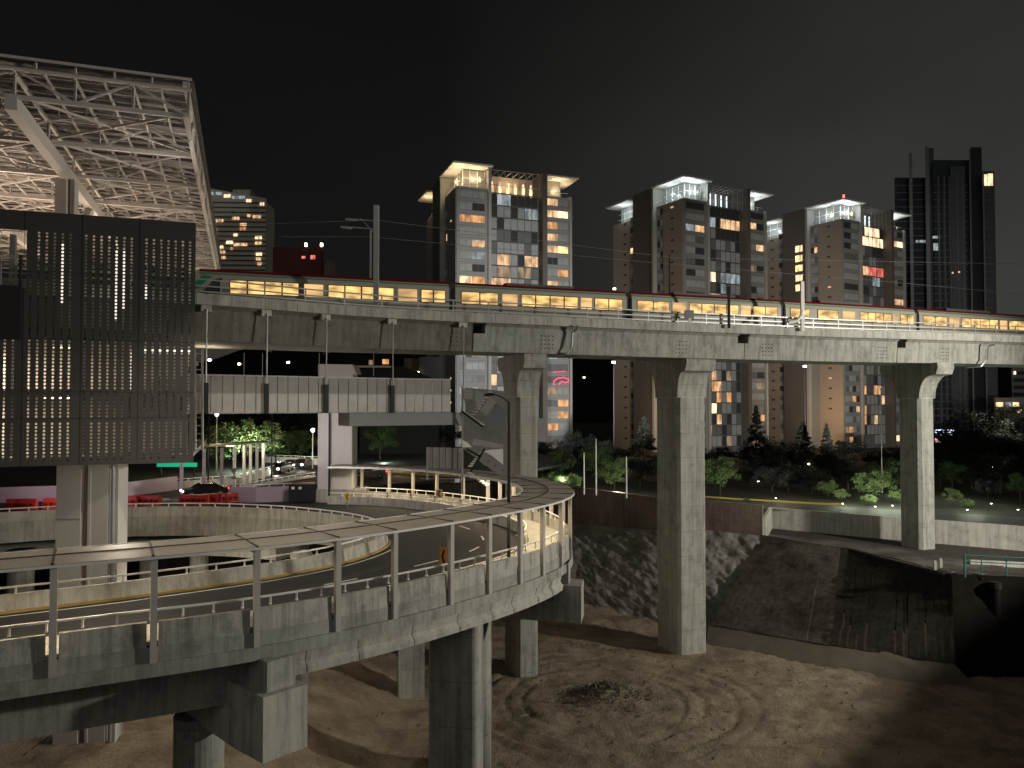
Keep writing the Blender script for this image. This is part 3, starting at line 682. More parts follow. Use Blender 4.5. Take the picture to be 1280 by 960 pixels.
mast(911, 72.8, 358, label='short dark signal mast in front of the lit tower windows', arm=False, thick=.11, m=DSTEEL)
mast(1003, 75.6, 352, label='white cable riser mast before the train between two tan towers', arm=False, thick=.16, m=WPAINT)
p = U(1003, 396, 75.4); MB().tube([U(1003, 388, 75.3), U(1001, 396, 75.2), U(996, 401, 75.2), U(986, 403, 75.2)], .17, 8).build('cable_hose', WPAINT, S.objects['catenary_mast.004'] if 'catenary_mast.004' in S.objects else None)
def wire(pts, name, label):
    o = MB().tube(pts, .018, 4).build(name, STEEL); setp(o, label, 'wire', 'overhead catenary wires'); return o
wire([U(240, 283, 62), U(470, 275, 64), U(840, 322, 77), U(1280, 330, 95)], 'catenary_wire', 'upper overhead wire running above the train from the left tower to the right edge')
wire([U(240, 296, 62), U(463, 296, 66), U(837, 330, 78), U(1110, 352, 86), U(1280, 368, 95)], 'catenary_wire', 'lower overhead wire just above the train roof')

# ================================================================== TRAIN
TR = mat('train_cream', (.32, .30, .245), .35, var=.05); TG = mat('train_green', (.02, .20, .11), .35); TRD = mat('train_red', (.15, .006, .009), .35)
TDK = mat('train_window_frame', (.02, .02, .02), .3); TGR = mat('train_gangway', (.10, .10, .10), .8)
TWIN = lit('train_window_glow', (1, .60, .20), 1.0, (.9, .9, 2.2), .35, 1.35)
TWIN2 = lit('train_door_glow', (1, .60, .24), .8, (.5, .5, 1.6), .5, 1.15)
tr = thing('commuter_train', 'cream train with a red roof line, green stripe and glowing yellow windows on the viaduct', 'train', tl(-10))
def trainpath(s):      # s metres from x=-26.9 along the track
    x = -26.9+s*.944; return tl(x)
Lc = 18.05
starts = [0.0]
first = 17.75
cuts = [0.15]
xs_g = []
def s_at_px(px):
    s = 0
    while True:
        p = trainpath(s); 
        if 640+p.x/p.y*F >= px: return s
        s += .02
gaps = [s_at_px(v) for v in (247, 565, 787, 980, 1148)]
gaps.append(gaps[-1]+(gaps[-1]-gaps[-2])); gaps.append(gaps[-1]+(gaps[-1]-gaps[-2])); gaps.append(gaps[-1]+17)
for i, (a, b) in enumerate(zip(gaps, gaps[1:])):
    ga_, gb_ = a+(.3 if i else 0), b-.3
    P = [trainpath(ga_), trainpath((ga_+gb_)/2), trainpath(gb_)]
    car = thing('carriage', None, None, (0, 0, 0)); car.parent = tr; car.location = P[0]-wloc(tr)
    if i == 0: pass
    sec = [(0.0, .35), (0, 2.95), (.08, 3.35), (.35, 3.75), (.9, 3.86), (2.0, 3.86), (2.55, 3.75), (2.82, 3.35), (2.9, 2.95), (2.9, .35)]
    mb = MB(); mb.sweep(P, sec); body = mb.build('body', TR, car)
    MB().sweep(P, [(.17, 3.60), (.21, 3.60), (.36, 3.78), (.9, 3.88), (.9, 3.9), (.33, 3.82)]).build('roof_line', TRD, car)
    MB().sweep(P, [(.06, 3.38), (.10, 3.38), (.13, 3.47), (.09, 3.48), (.07, 3.45)]).build('stripe', TG, car)
    MB().sweep(P, [(-.02, .35), (.01, .35), (.01, 1.25), (-.02, 1.25)]).build('skirt_band', TG if i == 0 else TR, car)
    Lcar = gb_-ga_
    # layout as fractions of the car: (start, end, kind)
    if i == 0: lay = [(.112, .376, 'w', 4), (.389, .478, 'd', 1), (.490, .762, 'w', 4), (.772, .868, 'd', 1), (.877, .985, 'w', 2)]
    elif i == 3: lay = [(.03, .17, 'w', 1), (.23, .385, 'w', 1), (.41, .52, 'd', 1), (.55, .80, 'w', 4), (.81, .86, 'd', 1), (.875, .985, 'w', 2)]
    else: lay = [(.03, .235, 'w', 2), (.25, .352, 'd', 1), (.365, .70, 'w', 4), (.71, .79, 'd', 1), (.80, .975, 'w', 2)]
    for (f0, f1, kd, nn) in lay:
        q0, q1 = trainpath(ga_+Lcar*f0), trainpath(ga_+Lcar*f1); d_ = (q1-q0)
        z0, z1 = (2.22, 3.08) if kd == 'w' else (1.9, 3.08)
        zz0 = 1.93 if kd == 'w' else 1.90
        if kd == 'w':
            fr = MB().obox(q0+NF*.022+Vector((0, 0, zz0-.06)), d_, NB*.05, (0, 0, 1.14)).build('window', TDK, car)
            mb = MB(); e = d_/nn; un = d_.normalized()
            for k_ in range(nn): mb.obox(q0+e*k_+un*.06+NF*.032+Vector((0, 0, zz0)), e-un*.12, NB*.02, (0, 0, 1.02))
            mb.build('pane', TWIN, fr) if False else mb.build('window_glass', TWIN, car)
        else:
            MB().obox(q0+NF*.018+Vector((0, 0, .5)), d_, NB*.05, (0, 0, 2.62)).build('door', TR, car)
            MB().obox(q0+d_*.08+NF*.03+Vector((0, 0, zz0)), d_*.84, NB*.02, (0, 0, 1.05)).build('door_glass', TWIN2, car)
    if i:
        MB().sweep([trainpath(a-.3), trainpath(a+.3)], [(.3, .6), (.3, 3.3), (2.6, 3.3), (2.6, .6)]).build('gangway', TGR, car)
    if i == 0:
        p0 = P[0]; side = []
        # raked nose
        mb = MB(); mb.prism([p0+Vector((0, 0, .35)), p0-D*1.3+Vector((0, 0, .45)), p0-D*1.9+Vector((0, 0, 1.5)), p0-D*1.0+Vector((0, 0, 2.9)), p0-D*.1+Vector((0, 0, 3.6)), p0+Vector((0, 0, 3.6))], NB*2.9); mb.build('nose', TR, car)
        MB().prism([p0+NF*.02-D*1.75+Vector((0, 0, 1.2)), p0+NF*.02-D*1.2+Vector((0, 0, 1.2)), p0+D*1.0+NF*.02+Vector((0, 0, 3.2)), p0+D*.4+NF*.02+Vector((0, 0, 3.3))], NB*.02).build('nose_stripe', TG, car)
        MB().prism([p0+NF*.035-D*.2+Vector((0, 0, 1.35)), p0+D*1.75+NF*.035+Vector((0, 0, 1.35)), p0+D*1.75+NF*.035+Vector((0, 0, 3.1)), p0+D*1.2+NF*.035+Vector((0, 0, 3.0))], NB*.02).build('cab_window', mat('cab_glass', (.05, .055, .05), .2), car)
    else:
        MB().sweep([P[0].lerp(P[2], .3), P[0].lerp(P[2], .7)], [(.9, 3.862), (1.0, 4.15), (2.0, 4.15), (2.1, 3.862)]).build('roof_unit', TGR, car)

# ================================================================== FOOTBRIDGE
fb = thing('footbridge', 'mesh sided footbridge hung on rods below the viaduct', 'footbridge', (-16, 58, -.7))
a_ = 0
def s_px(px):
    return min((abs(640+p.x/p.y*F-px), s) for p, s in zip(VP.p, VP.s))[1]
f0, f1 = s_px(236), s_px(569)
npn = 26
for i in range(npn):
    a = f0+(f1-f0)*i/npn; b = f0+(f1-f0)*(i+1)/npn
    P = VP.cut(a+.03, b-.03, 1.0, .35); P = [Vector((p.x, p.y, 0)) for p in P]
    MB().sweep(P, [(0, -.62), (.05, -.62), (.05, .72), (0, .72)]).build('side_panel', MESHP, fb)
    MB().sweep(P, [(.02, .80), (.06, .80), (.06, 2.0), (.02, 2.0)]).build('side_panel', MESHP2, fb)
P = [Vector((p.x, p.y, 0)) for p in VP.cut(f0, f1, 1.0, .35)]
MB().sweep(P, [(-.04, .72), (.12, .72), (.12, .79), (-.04, .79)]).build('mid_rail', STEEL, fb)
MB().sweep(P, [(-.04, 2.0), (.12, 2.0), (.12, 2.1), (-.04, 2.1)]).build('top_rail', STEEL, fb)
MB().sweep(P, [(0.06, -.7), (3.2, -.7), (3.2, -.5), (.06, -.5)]).build('floor', CON, fb)
MB().sweep(P, [(3.15, -.6), (3.2, -.6), (3.2, 2.0), (3.15, 2.0)]).build('back_panel', MESHP, fb)
P2 = [Vector((p.x, p.y, 0)) for p in VP.cut(s_px(440), s_px(577), 1.0, .5)]
MB().sweep(P2, [(0, -1.75), (2.6, -1.75), (2.6, -.72), (0, -.72)]).build('beam', mat('bridge_beam_grey', (.20, .21, .205), .6, var=.1), fb)
for px in (250, 331, 411, 488, 577):
    t0 = s_px(px); p = VP.at(t0); L = VP.left(t0); d = VP.dir(t0); q = p+L*.22
    MB().tube([(q.x, q.y, -.6), (q.x, q.y, p.z-1.0)], .05, 6).build('hanger_rod', STEEL, fb)
    MB().obox(q-d*.16-L*.06+Vector((0, 0, -.7-q.z)), d*.32, L*.18, (0, 0, 2.2)).build('hanger_plate', CONL if px == 577 else DSTEEL, fb)
    MB().obox(p+L*.3-d*.35+Vector((0, 0, -1.15)), d*.7, L*.5, (0, 0, .44)).build('hanger_bracket', CONW, fb)
# far railing posts of the footbridge / hangers behind
mb = MB()
for px in (305, 328, 399, 467): 
    q = U(px, 460, 66); mb.tube([(q.x, q.y, U(px, 470, 66).z), (q.x, q.y, 4.4)], .035, 5)
mb.build('back_rods', STEEL, fb)
WP = mat('white_pier_paint', (.54, .53, .51), .7, var=.1, vscale=.5)
t = thing('bridge_pier', 'wide smooth white pier passing behind the footbridge', 'pier', (U(418, 620, 76).x, 76, RZ))
xa, xb = U(397, 600, 76).x, U(440, 600, 76).x
MB().box((xa, 76, RZ), (xb, 78.5, 3.0)).build('column', WP, t)
mb = MB(); mb.prism([(xa, 75.9, 3.0), (U(443, 460, 76).x+.2, 75.9, 3.0), (U(441, 460, 76).x, 75.9, 3.9), (xa, 75.9, 3.95)], (0, 2.8, 0)); mb.build('pier_cap', WP, t)
MB().box((xa-.1, 75.7, RZ+.02), (xb+1.2, 78.8, RZ+1.3)).build('footing', CON, t)
# mesh stair tower
st = thing('mesh_staircase', 'zigzag staircase enclosed in grey mesh panels at the end of the footbridge', 'staircase', (-2, 66, -9.6))
Y = 64.5
MESHG = mat('grey_mesh', (.25, .24, .225), .6, .2, var=.25, vscale=1.5, fine=.15)
MESHB = mat('pale_stair_panel', (.33, .32, .31), .6, .1, var=.25, vscale=1.2)
def P3(px, py, Y): return U(px, py, Y)
def panel(pts, Y, m, name='mesh_panel', th=.06, dy=0):
    MB().prism([U(x, y, Y) for x, y in pts], (0, th, 0)).build(name, m, st)
panel([(578, 484), (632, 489), (632, 600), (578, 560)], Y+2.6, MESHG, th=.08)
panel([(580, 486), (592, 486), (592, 499), (580, 499)], Y, MESHB)
panel([(594, 487), (608, 493), (597, 513), (594, 500)], Y-.05, MESHB)
panel([(609, 494), (630, 510), (630, 519), (611, 505)], Y-.05, mat('stair_panel_pink', (.40, .33, .28), .6, var=.1))
panel([(612, 497), (620, 503), (608, 520), (600, 513)], Y-.1, MESHB)
panel([(622, 504), (632, 512), (632, 537), (612, 530), (609, 522)], Y-.1, mat('stair_panel_bluegrey', (.17, .18, .19), .5, var=.2))
panel([(592, 548), (629, 556), (629, 561), (590, 556)], Y, MESHB)
panel([(578, 550), (584, 553), (590, 559), (578, 559)], Y-.1, WPAINT)
panel([(603, 563), (629, 561), (629, 581), (615, 570)], Y, WPAINT)
for (x0, y0, x1, y1, n_) in ((578, 515, 602, 531, 9), (612, 490, 590, 518, 9), (586, 592, 608, 607, 8), (588, 583, 602, 566, 7)):
    for i in range(n_):
        f = i/(n_-1); q = U(x0+(x1-x0)*f, y0+(y1-y0)*f, Y+.5)
        MB().box((q.x-.19, q.y, q.z-.03), (q.x+.19, q.y+1.2, q.z+.03)).build('step', WPAINT, st)
for (a, b) in (((577, 514), (604, 534)), ((583, 561), (630, 588)), ((606, 561), (588, 590))):
    MB().bar(U(*a, Y-.1), U(*b, Y-.1), .06, .18).build('stringer', DSTEEL, st)
for i in range(4):
    x0 = 604+i*9; y0 = 566+i*6
    panel([(x0, y0), (x0+8, y0+5), (x0+3, y0+17), (x0-5, y0+10)], Y-.2, MESHG)
panel([(534, 559), (579, 560), (579, 586), (534, 585)], Y+.2, MESHB, 'landing_panel')
for x in (541, 549, 557, 565, 572): MB().bar(U(x, 559, Y+.15), U(x, 586, Y+.15), .05).build('panel_post', DSTEEL, st)
MB().bar(U(578, 484, Y), U(578, 618, Y), .16).build('corner_post', STEEL, st)
MB().bar(U(534, 559, Y), U(534, 600, Y), .12).build('corner_post', STEEL, st)
panel([(672, 523), (682, 523), (682, 552), (672, 552)], 72, MESHB, 'landing_panel', .4)

# ================================================================== STATION
FX1, FY1 = -20.7, 50.0
O = Vector((FX1, FY1, 0))                      # right end of the facade
def Fp(s, z, off=0): return O-D*s+Vector((0, 0, z))+NF*off
stn = thing('station_building', 'station clad in dark perforated metal with light dots showing through', 'building', (-30, 60, -3.9))
ZT, ZB = 11.85, -3.8
# perforated sheet: grid of cells, each with a hexagonal hole
cw, chh = .43, .222
ncol = 46; nrow = int((ZT-1.0-ZB-.25)/chh)
def solid(c, r, z):
    s = c*cw+.4
    if c in (7, 15, 22): return True
    if z > 10.75 or (z > 8.2 and s > 9.2): return True
    if -1.05 < z < -.85: return True
    return False
win = (9.9, 15.0, 7.2, 10.6)                   # opening in the cladding near the left edge of the view
mb = MB(); hexa = [(cos(a), sin(a)) for a in [pi/6+i*pi/3 for i in range(6)]]
for c in range(ncol):
    for r in range(nrow):
        x0 = c*cw+.12; z0 = ZB+.25+r*chh; x1 = x0+cw; z1 = z0+chh
        if win[0] < x1 and x0 < win[1] and win[2] < z1 and z0 < win[3]: continue
        q = [Fp(x0, z0), Fp(x1, z0), Fp(x1, z1), Fp(x0, z1)]
        if solid(c, r, (z0+z1)/2): mb.add(q, [(0, 1, 2, 3)]); continue
        cx, cz = (x0+x1)/2, (z0+z1)/2; rr = .072+.012*random.random()
        h = [Fp(cx+a*rr, cz+b*rr) for a, b in [(cos(t_), sin(t_)) for t_ in (-3*pi/4, -pi/4, pi/4, 3*pi/4)]]
        # octagon-like hole from 8 pts
        e8 = [Fp(cx+cos(t_)*rr, cz+sin(t_)*rr) for t_ in [(-5+2*i)*pi/8 for i in range(8)]]
        b_ = q+e8
        mb.add(b_, [(0, 1, 6, 5, 4), (1, 2, 8, 7, 6), (2, 3, 10, 9, 8), (3, 0, 4, 11, 10)])
        # tunnel for thickness
        e9 = [p+NB*.05 for p in e8]; mb.add(e8+e9, [(i, (i+1) % 8, 8+(i+1) % 8, 8+i) for i in range(8)])
# fix: faces listed above use indices 4..11
mb.build('perforated_cladding', FACA, stn, recalc=False)
W_ = ncol*cw+.12
mb = MB()
zh = ZB+.25+nrow*chh; mb.obox(Fp(W_, zh), D*(W_-.12), NB*.12, (0, 0, ZT-zh)); mb.obox(Fp(W_, ZB), D*(W_-.12), NB*.12, (0, 0, .25)); mb.obox(Fp(.12, ZB), D*.12, NB*.12, (0, 0, ZT-ZB))
mb.obox(Fp(W_+20, ZB), D*20, NB*.12, (0, 0, ZT-ZB))
mb.build('cladding_frame', FACA, stn)
mb = MB()
for s_ in (3.3, 6.55, 9.7): mb.obox(Fp(s_+.01, ZB, .02), D*.02, NB*.02, (0, 0, ZT-ZB))
for z_ in (8.1, 4.0, .75, -.9): mb.obox(Fp(W_, z_, .02), D*W_, NB*.02, (0, 0, .025))
mb.build('cladding_joint', DSTEEL, stn)
mb = MB(); mb.obox(Fp(15.0, 7.1, .12), D*5.2, NB*.3, (0, 0, .1)); mb.obox(Fp(9.95, 3.9, .1), D*.12, NB*.3, (0, 0, 5.2)); mb.obox(Fp(15, 3.9, .12), D*5.1, NB*.1, (0, 0, 3.2)); mb.build('balcony_front', DSTEEL, stn)
mb = MB()
for z_ in (8.9, 10.55): mb.bar(Fp(15, z_, .05), Fp(9.9, z_, .05), .05)
for s_ in (10.9, 11.6, 12.7, 14): mb.bar(Fp(s_, 7.2, .05), Fp(s_, 10.6 if s_ > 12 else 8.9, .05), .05)
mb.bar(Fp(14.5, 10.5, .05), Fp(10, 8.9, .05), .05)
mb.build('balcony_railing', STEEL, stn)
# interior: floors, back wall, bright rooms
INW = mat('station_inner_wall', (.45, .41, .36), .8, var=.25, vscale=.4)
def slab(z, th, s0=.3, s1=40, d0=.5, d1=26, m=CON, nm='floor'):
    MB().obox(Fp(s1, z, -d0), D*(s1-s0), NB*(d1-d0), (0, 0, th)).build(nm, m, stn)
slab(-3.75, .3); slab(4.1, .5, .3, 40, .6, 4.0); slab(.55, .3, .3, 40, .6, 10)
MB().obox(Fp(40, -3.5, -10), D*39, NB*.2, (0, 0, 8)).build('inner_wall', INW, stn)
MB().obox(Fp(40, 4.6, -4.2), D*39, NB*.2, (0, 0, 2.8)).build('inner_wall', mat('station_dark_wall', (.05, .05, .05), .9), stn)
mb = MB()
for s_ in (3, 7.5, 12, 17): mb.obox(Fp(s_, -3.5, -6), D*.35, NB*.35, (0, 0, 15))
mb.build('inner_column', mat('station_inner_column', (.2, .19, .18), .8), stn)
def tubelamp(s0, s1, z, dep, e, colr=(1, .86, .66), nm='station_lamp_light'):
    a, b = Fp(s0, z, -dep), Fp(s1, z, -dep); MB().bar(a, b, .12).build('strip_lamp', LAMPW, stn)
    l = light('AREA', nm, (a+b)/2-Vector((0, 0, .15)), e, colr, shape='RECTANGLE', size=abs(s1-s0), size_y=.5)
    l.rotation_euler = (radians(-25), 0, atan2(D.y, D.x)+pi) if False else (0, 0, atan2(D.y, D.x))
tubelamp(18, 13, 4.0, 7.5, 1500)
tubelamp(9.5, 8, 4.0, 7, 150)
tubelamp(18, 13, .45, 7.5, 600)
tubelamp(10, 8.5, .45, 7, 90)
for s_ in (11.6, 7.4, 5.2): MB().obox(Fp(s_, -3.45, -9.8), D*.1, NB*9.0, (0, 0, 8.2)).build('partition_wall', mat('station_partition%d' % s_, (.3, .28, .25), .9), stn)
# upper zone: light strips behind the dots
mb = MB()
for s_, z0_, z1_ in ((7.75, 6.4, 10.2), (4.95, 5.4, 10.0), (4.5, 6.2, 10), (2.9, 6.9, 7.8)):
    mb.obox(Fp(s_+.22, z0_, -1.2), D*.42, NB*.05, (0, 0, z1_-z0_))
mb.build('light_column', mat('backlit_strip', (1, 1, 1), emit=(1, .9, .75), es=1.0), stn)
mb = MB(); mb.obox(Fp(3.9, .9, -1.2), D*.75, NB*.05, (0, 0, 2.6)); mb.obox(Fp(3.8, 3.35, -1.25), D*3.6, NB*.05, (0, 0, .3)); mb.build('light_column', mat('backlit_strip_bright', (1, 1, 1), emit=(1, .9, .75), es=1.2), stn)
# lattice end of the station
t = thing('lattice_frame', 'pale lattice ladder frame at the right edge of the dark station', 'frame', Fp(-.6, -3.8, -1))
mb = MB()
for xx in (244, 253): mb.bar(U(xx, 435, 53), U(xx, 563, 53), .12)
for yy in range(442, 565, 10): mb.bar(U(243, yy, 53), U(253, yy, 53), .07)
mb.build('lattice', STEEL, t)
# big station column
t = thing('station_column', 'broad smooth concrete column with a groove carrying the station', 'column', (-27.3, 50.5, FLOOR))
c0 = U(70, 640, 49.2); c1 = U(143, 640, 49.2); 
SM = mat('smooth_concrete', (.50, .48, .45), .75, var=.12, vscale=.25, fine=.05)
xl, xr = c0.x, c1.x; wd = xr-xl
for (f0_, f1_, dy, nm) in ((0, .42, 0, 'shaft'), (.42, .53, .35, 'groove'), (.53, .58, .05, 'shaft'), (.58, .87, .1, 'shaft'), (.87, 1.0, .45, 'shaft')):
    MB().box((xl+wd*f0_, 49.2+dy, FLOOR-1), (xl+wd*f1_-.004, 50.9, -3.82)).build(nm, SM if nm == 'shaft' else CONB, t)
MB().tube([(xl+wd*.94, 49.45, FLOOR), (xl+wd*.94, 49.45, -3.9)], .12, 10).build('downpipe', STEEL, t)
MB().box((xl-.02, 49.17, -7.35), (xl+wd*.42, 49.2, -7.32)).build('pour_line', CONB, t)

# ================================================================== STATION ROOF (space frame)
rf = thing('station_roof', 'huge steel truss roof over the station platforms', 'roof', (-30, 60, 12))
R0 = Vector((-18.7, 44.0, 0)); ZR = 18.15
def Rp(s, n_, z): return R0-D*s+NB*n_+Vector((0, 0, z))
bays = [0, 7.6, 15.2, 22.8, 30.4, 38, 45.6, 53.2, 60.8]
SW = 46
MB().obox(Rp(SW, -.6, ZR+.25), D*(SW+.3), NB*62.5, (0, 0, .12)).build('roof_sheet', ROOFS, rf)
for bi, n_ in enumerate(bays):                       # cross trusses
    mb = MB(); top, bot = ZR, ZR-1.55
    mb.bar(Rp(SW, n_, top), Rp(0, n_, top), .22); mb.bar(Rp(SW, n_, bot), Rp(0, n_, bot), .24)
    s_ = 0; k_ = 0
    while s_ < SW-1:
        mb.bar(Rp(s_, n_, top), Rp(s_, n_, bot), .12)
        a_, b_ = (top, bot) if k_ % 2 else (bot, top)
        mb.bar(Rp(s_, n_, a_), Rp(s_+2.9, n_, b_), .12); s_ += 2.9; k_ += 1
    mb.build('cross_truss', TRUSS, rf)
for i, s_ in enumerate((.15, 8.8, 17.6, 26.4, 35.2)):
    mb = MB()
    if i == 0:
        mb.bar(Rp(s_, -.6, ZR+.2), Rp(s_, 61.5, ZR+.2), .3); mb.bar(Rp(s_, -.3, ZR-1.55), Rp(s_, 61.5, ZR-1.55), .26)
        n_ = 0; k_ = 0
        while n_ < 60: mb.bar(Rp(s_, n_, ZR if k_ % 2 else ZR-1.55), Rp(s_, n_+1.9, ZR-1.55 if k_ % 2 else ZR), .12); n_ += 1.9; k_ += 1
    else: mb.obox(Rp(s_+.3, -.3, ZR-2.35), D*.6, NB*61, (0, 0, .8)); mb.bar(Rp(s_, 0, ZR-.1), Rp(s_, 61, ZR-.1), .2)
    mb.build('main_girder', TRUSS, rf)
mb = MB()
s_ = 1.45
while s_ < SW:
    mb.bar(Rp(s_, -.4, ZR-.22), Rp(s_, 61.4, ZR-.22), .1, .16); s_ += 1.45
n_ = .9
while n_ < 61:
    mb.bar(Rp(SW, n_, ZR+.12), Rp(0, n_, ZR+.12), .08, .14); n_ += 1.27
mb.build('purlins', TRUSS, rf)
mb = MB()
for bi in range(len(bays)-1):
    a_, b_ = bays[bi], bays[bi+1]
    for si in range(0, 5):
        s0_, s1_ = (0.15, 8.8, 17.6, 26.4, 35.2, 44)[si:si+2]
        mb.bar(Rp(s0_, a_, ZR-1.4), Rp(s1_, b_, ZR-1.4), .12); mb.bar(Rp(s1_, a_, ZR-1.4), Rp(s0_, b_, ZR-1.4), .12)
        # curved tie between
        pts = [Rp(s0_+(s1_-s0_)*q/6, a_+(b_-a_)*.5, ZR-1.75+.95*sin(pi*q/6)) for q in range(7)]
        mb.tube(pts, .055, 5)
        for q in range(1, 6): mb.bar(pts[q], Vector((pts[q].x, pts[q].y, ZR-.2)), .05)
mb.build('wind_bracing', TRUSS, rf)
mb = MB()
n_ = -.3
s_ = 0
while s_ < SW: mb.bar(Rp(s_, -.55, ZR+.35), Rp(s_, -.55, ZR-.2), .1); s_ += 1.9
mb.bar(Rp(SW, -.55, ZR+.4), Rp(-.2, -.55, ZR+.4), .16); mb.bar(Rp(SW, -.55, ZR-.2), Rp(-.2, -.55, ZR-.2), .14)
mb.build('edge_frame', TRUSS, rf)
for n0 in (13.5, 40):
    t = thing('roof_column', 'twin steel column rising from the dark station cladding to the roof' if n0 < 20 else 'rear steel column deep inside the lit station', 'column', Rp(8.8, n0, 4.5))
    c_ = Rp(8.8, n0, 4.5)
    MB().box((c_.x-.55, c_.y-.45, 4.5), (c_.x+.25, c_.y+.45, ZR-2.36)).build('shaft', TRUSS, t)
    MB().box((c_.x+.42, c_.y-.25, 4.5), (c_.x+.72, c_.y+.25, ZR-2.36)).build('side_shaft', TRUSS, t)
    MB().bar((c_.x, c_.y, 10.5), Rp(8.8, n0+9, ZR-2.3), .5).build('strut', TRUSS, t)
# high lamps inside the hall shining up at the trusses
for s_, n_, e in ((14, 26, 5200), (6, 22, 2000), (20, 14, 3600), (9, 40, 5200), (22, 40, 4200), (3.5, 50, 1500)):
    p = Rp(s_, n_, 9.2); l = light('AREA', 'platform_uplight', p, e*.21, (1, .78, .60), shape='DISK', size=2.0); l.rotation_euler = (pi, 0, 0)
p = Rp(12, 4, 9.0); l = light('AREA', 'platform_uplight', Rp(15, 15, 11.3), 420, (1, .82, .66), shape='DISK', size=1.5); l.rotation_euler = (pi, 0, 0)
l = light('AREA', 'roof_edge_light', Rp(2.0, 6, 12.6), 130, (1, .9, .8), shape='DISK', size=1); l.rotation_euler = (pi, 0, 0)
MB().obox(Rp(40, 8, 4.6), D*38, NB*44, (0, 0, .3)).build('platform', CON, stn)
# ================================================================== TOWERS
LO = lit('window_orange', (1, .48, .18), .75); LW = lit('window_warm', (1, .60, .32), .85); LB = lit('window_bright', (1, .70, .40), 1.6)
LCO = lit('window_cool', (.80, .92, .95), .34); LR = lit('window_red', (1, .2, .15), .9); LY = lit('window_yellow', (1, .72, .3), 1.6)
LDIM = lit('window_dim_warm', (1, .7, .42), .28)
GR = mat('window_grey_curtain', (.27, .275, .27), .35, var=.3, vscale=.8, emit=(.6, .65, .7), es=.012); DK = mat('window_dark_glass', (.045, .046, .047), .3)
GD = mat('window_dim_grey', (.13, .135, .135), .3, var=.3)
FRM = mat('window_frame_metal', (.10, .10, .10), .5)
CODE = {'g': 0, 'd': 1, 'm': 2, 'o': 3, 'w': 4, 'b': 5, 'c': 6, 'r': 7, 'y': 8, 'i': 9, 'F': 10}
WM = [GR, DK, GD, LO, LW, LB, LCO, LR, LY, LDIM, FRM]
def randcode(n, rnd, lit_p=.1): return ''.join(rnd.choices('gmdiowbc', [40, 24, 18, 5, 30*lit_p, 30*lit_p, 8*lit_p, 6*lit_p], k=n))
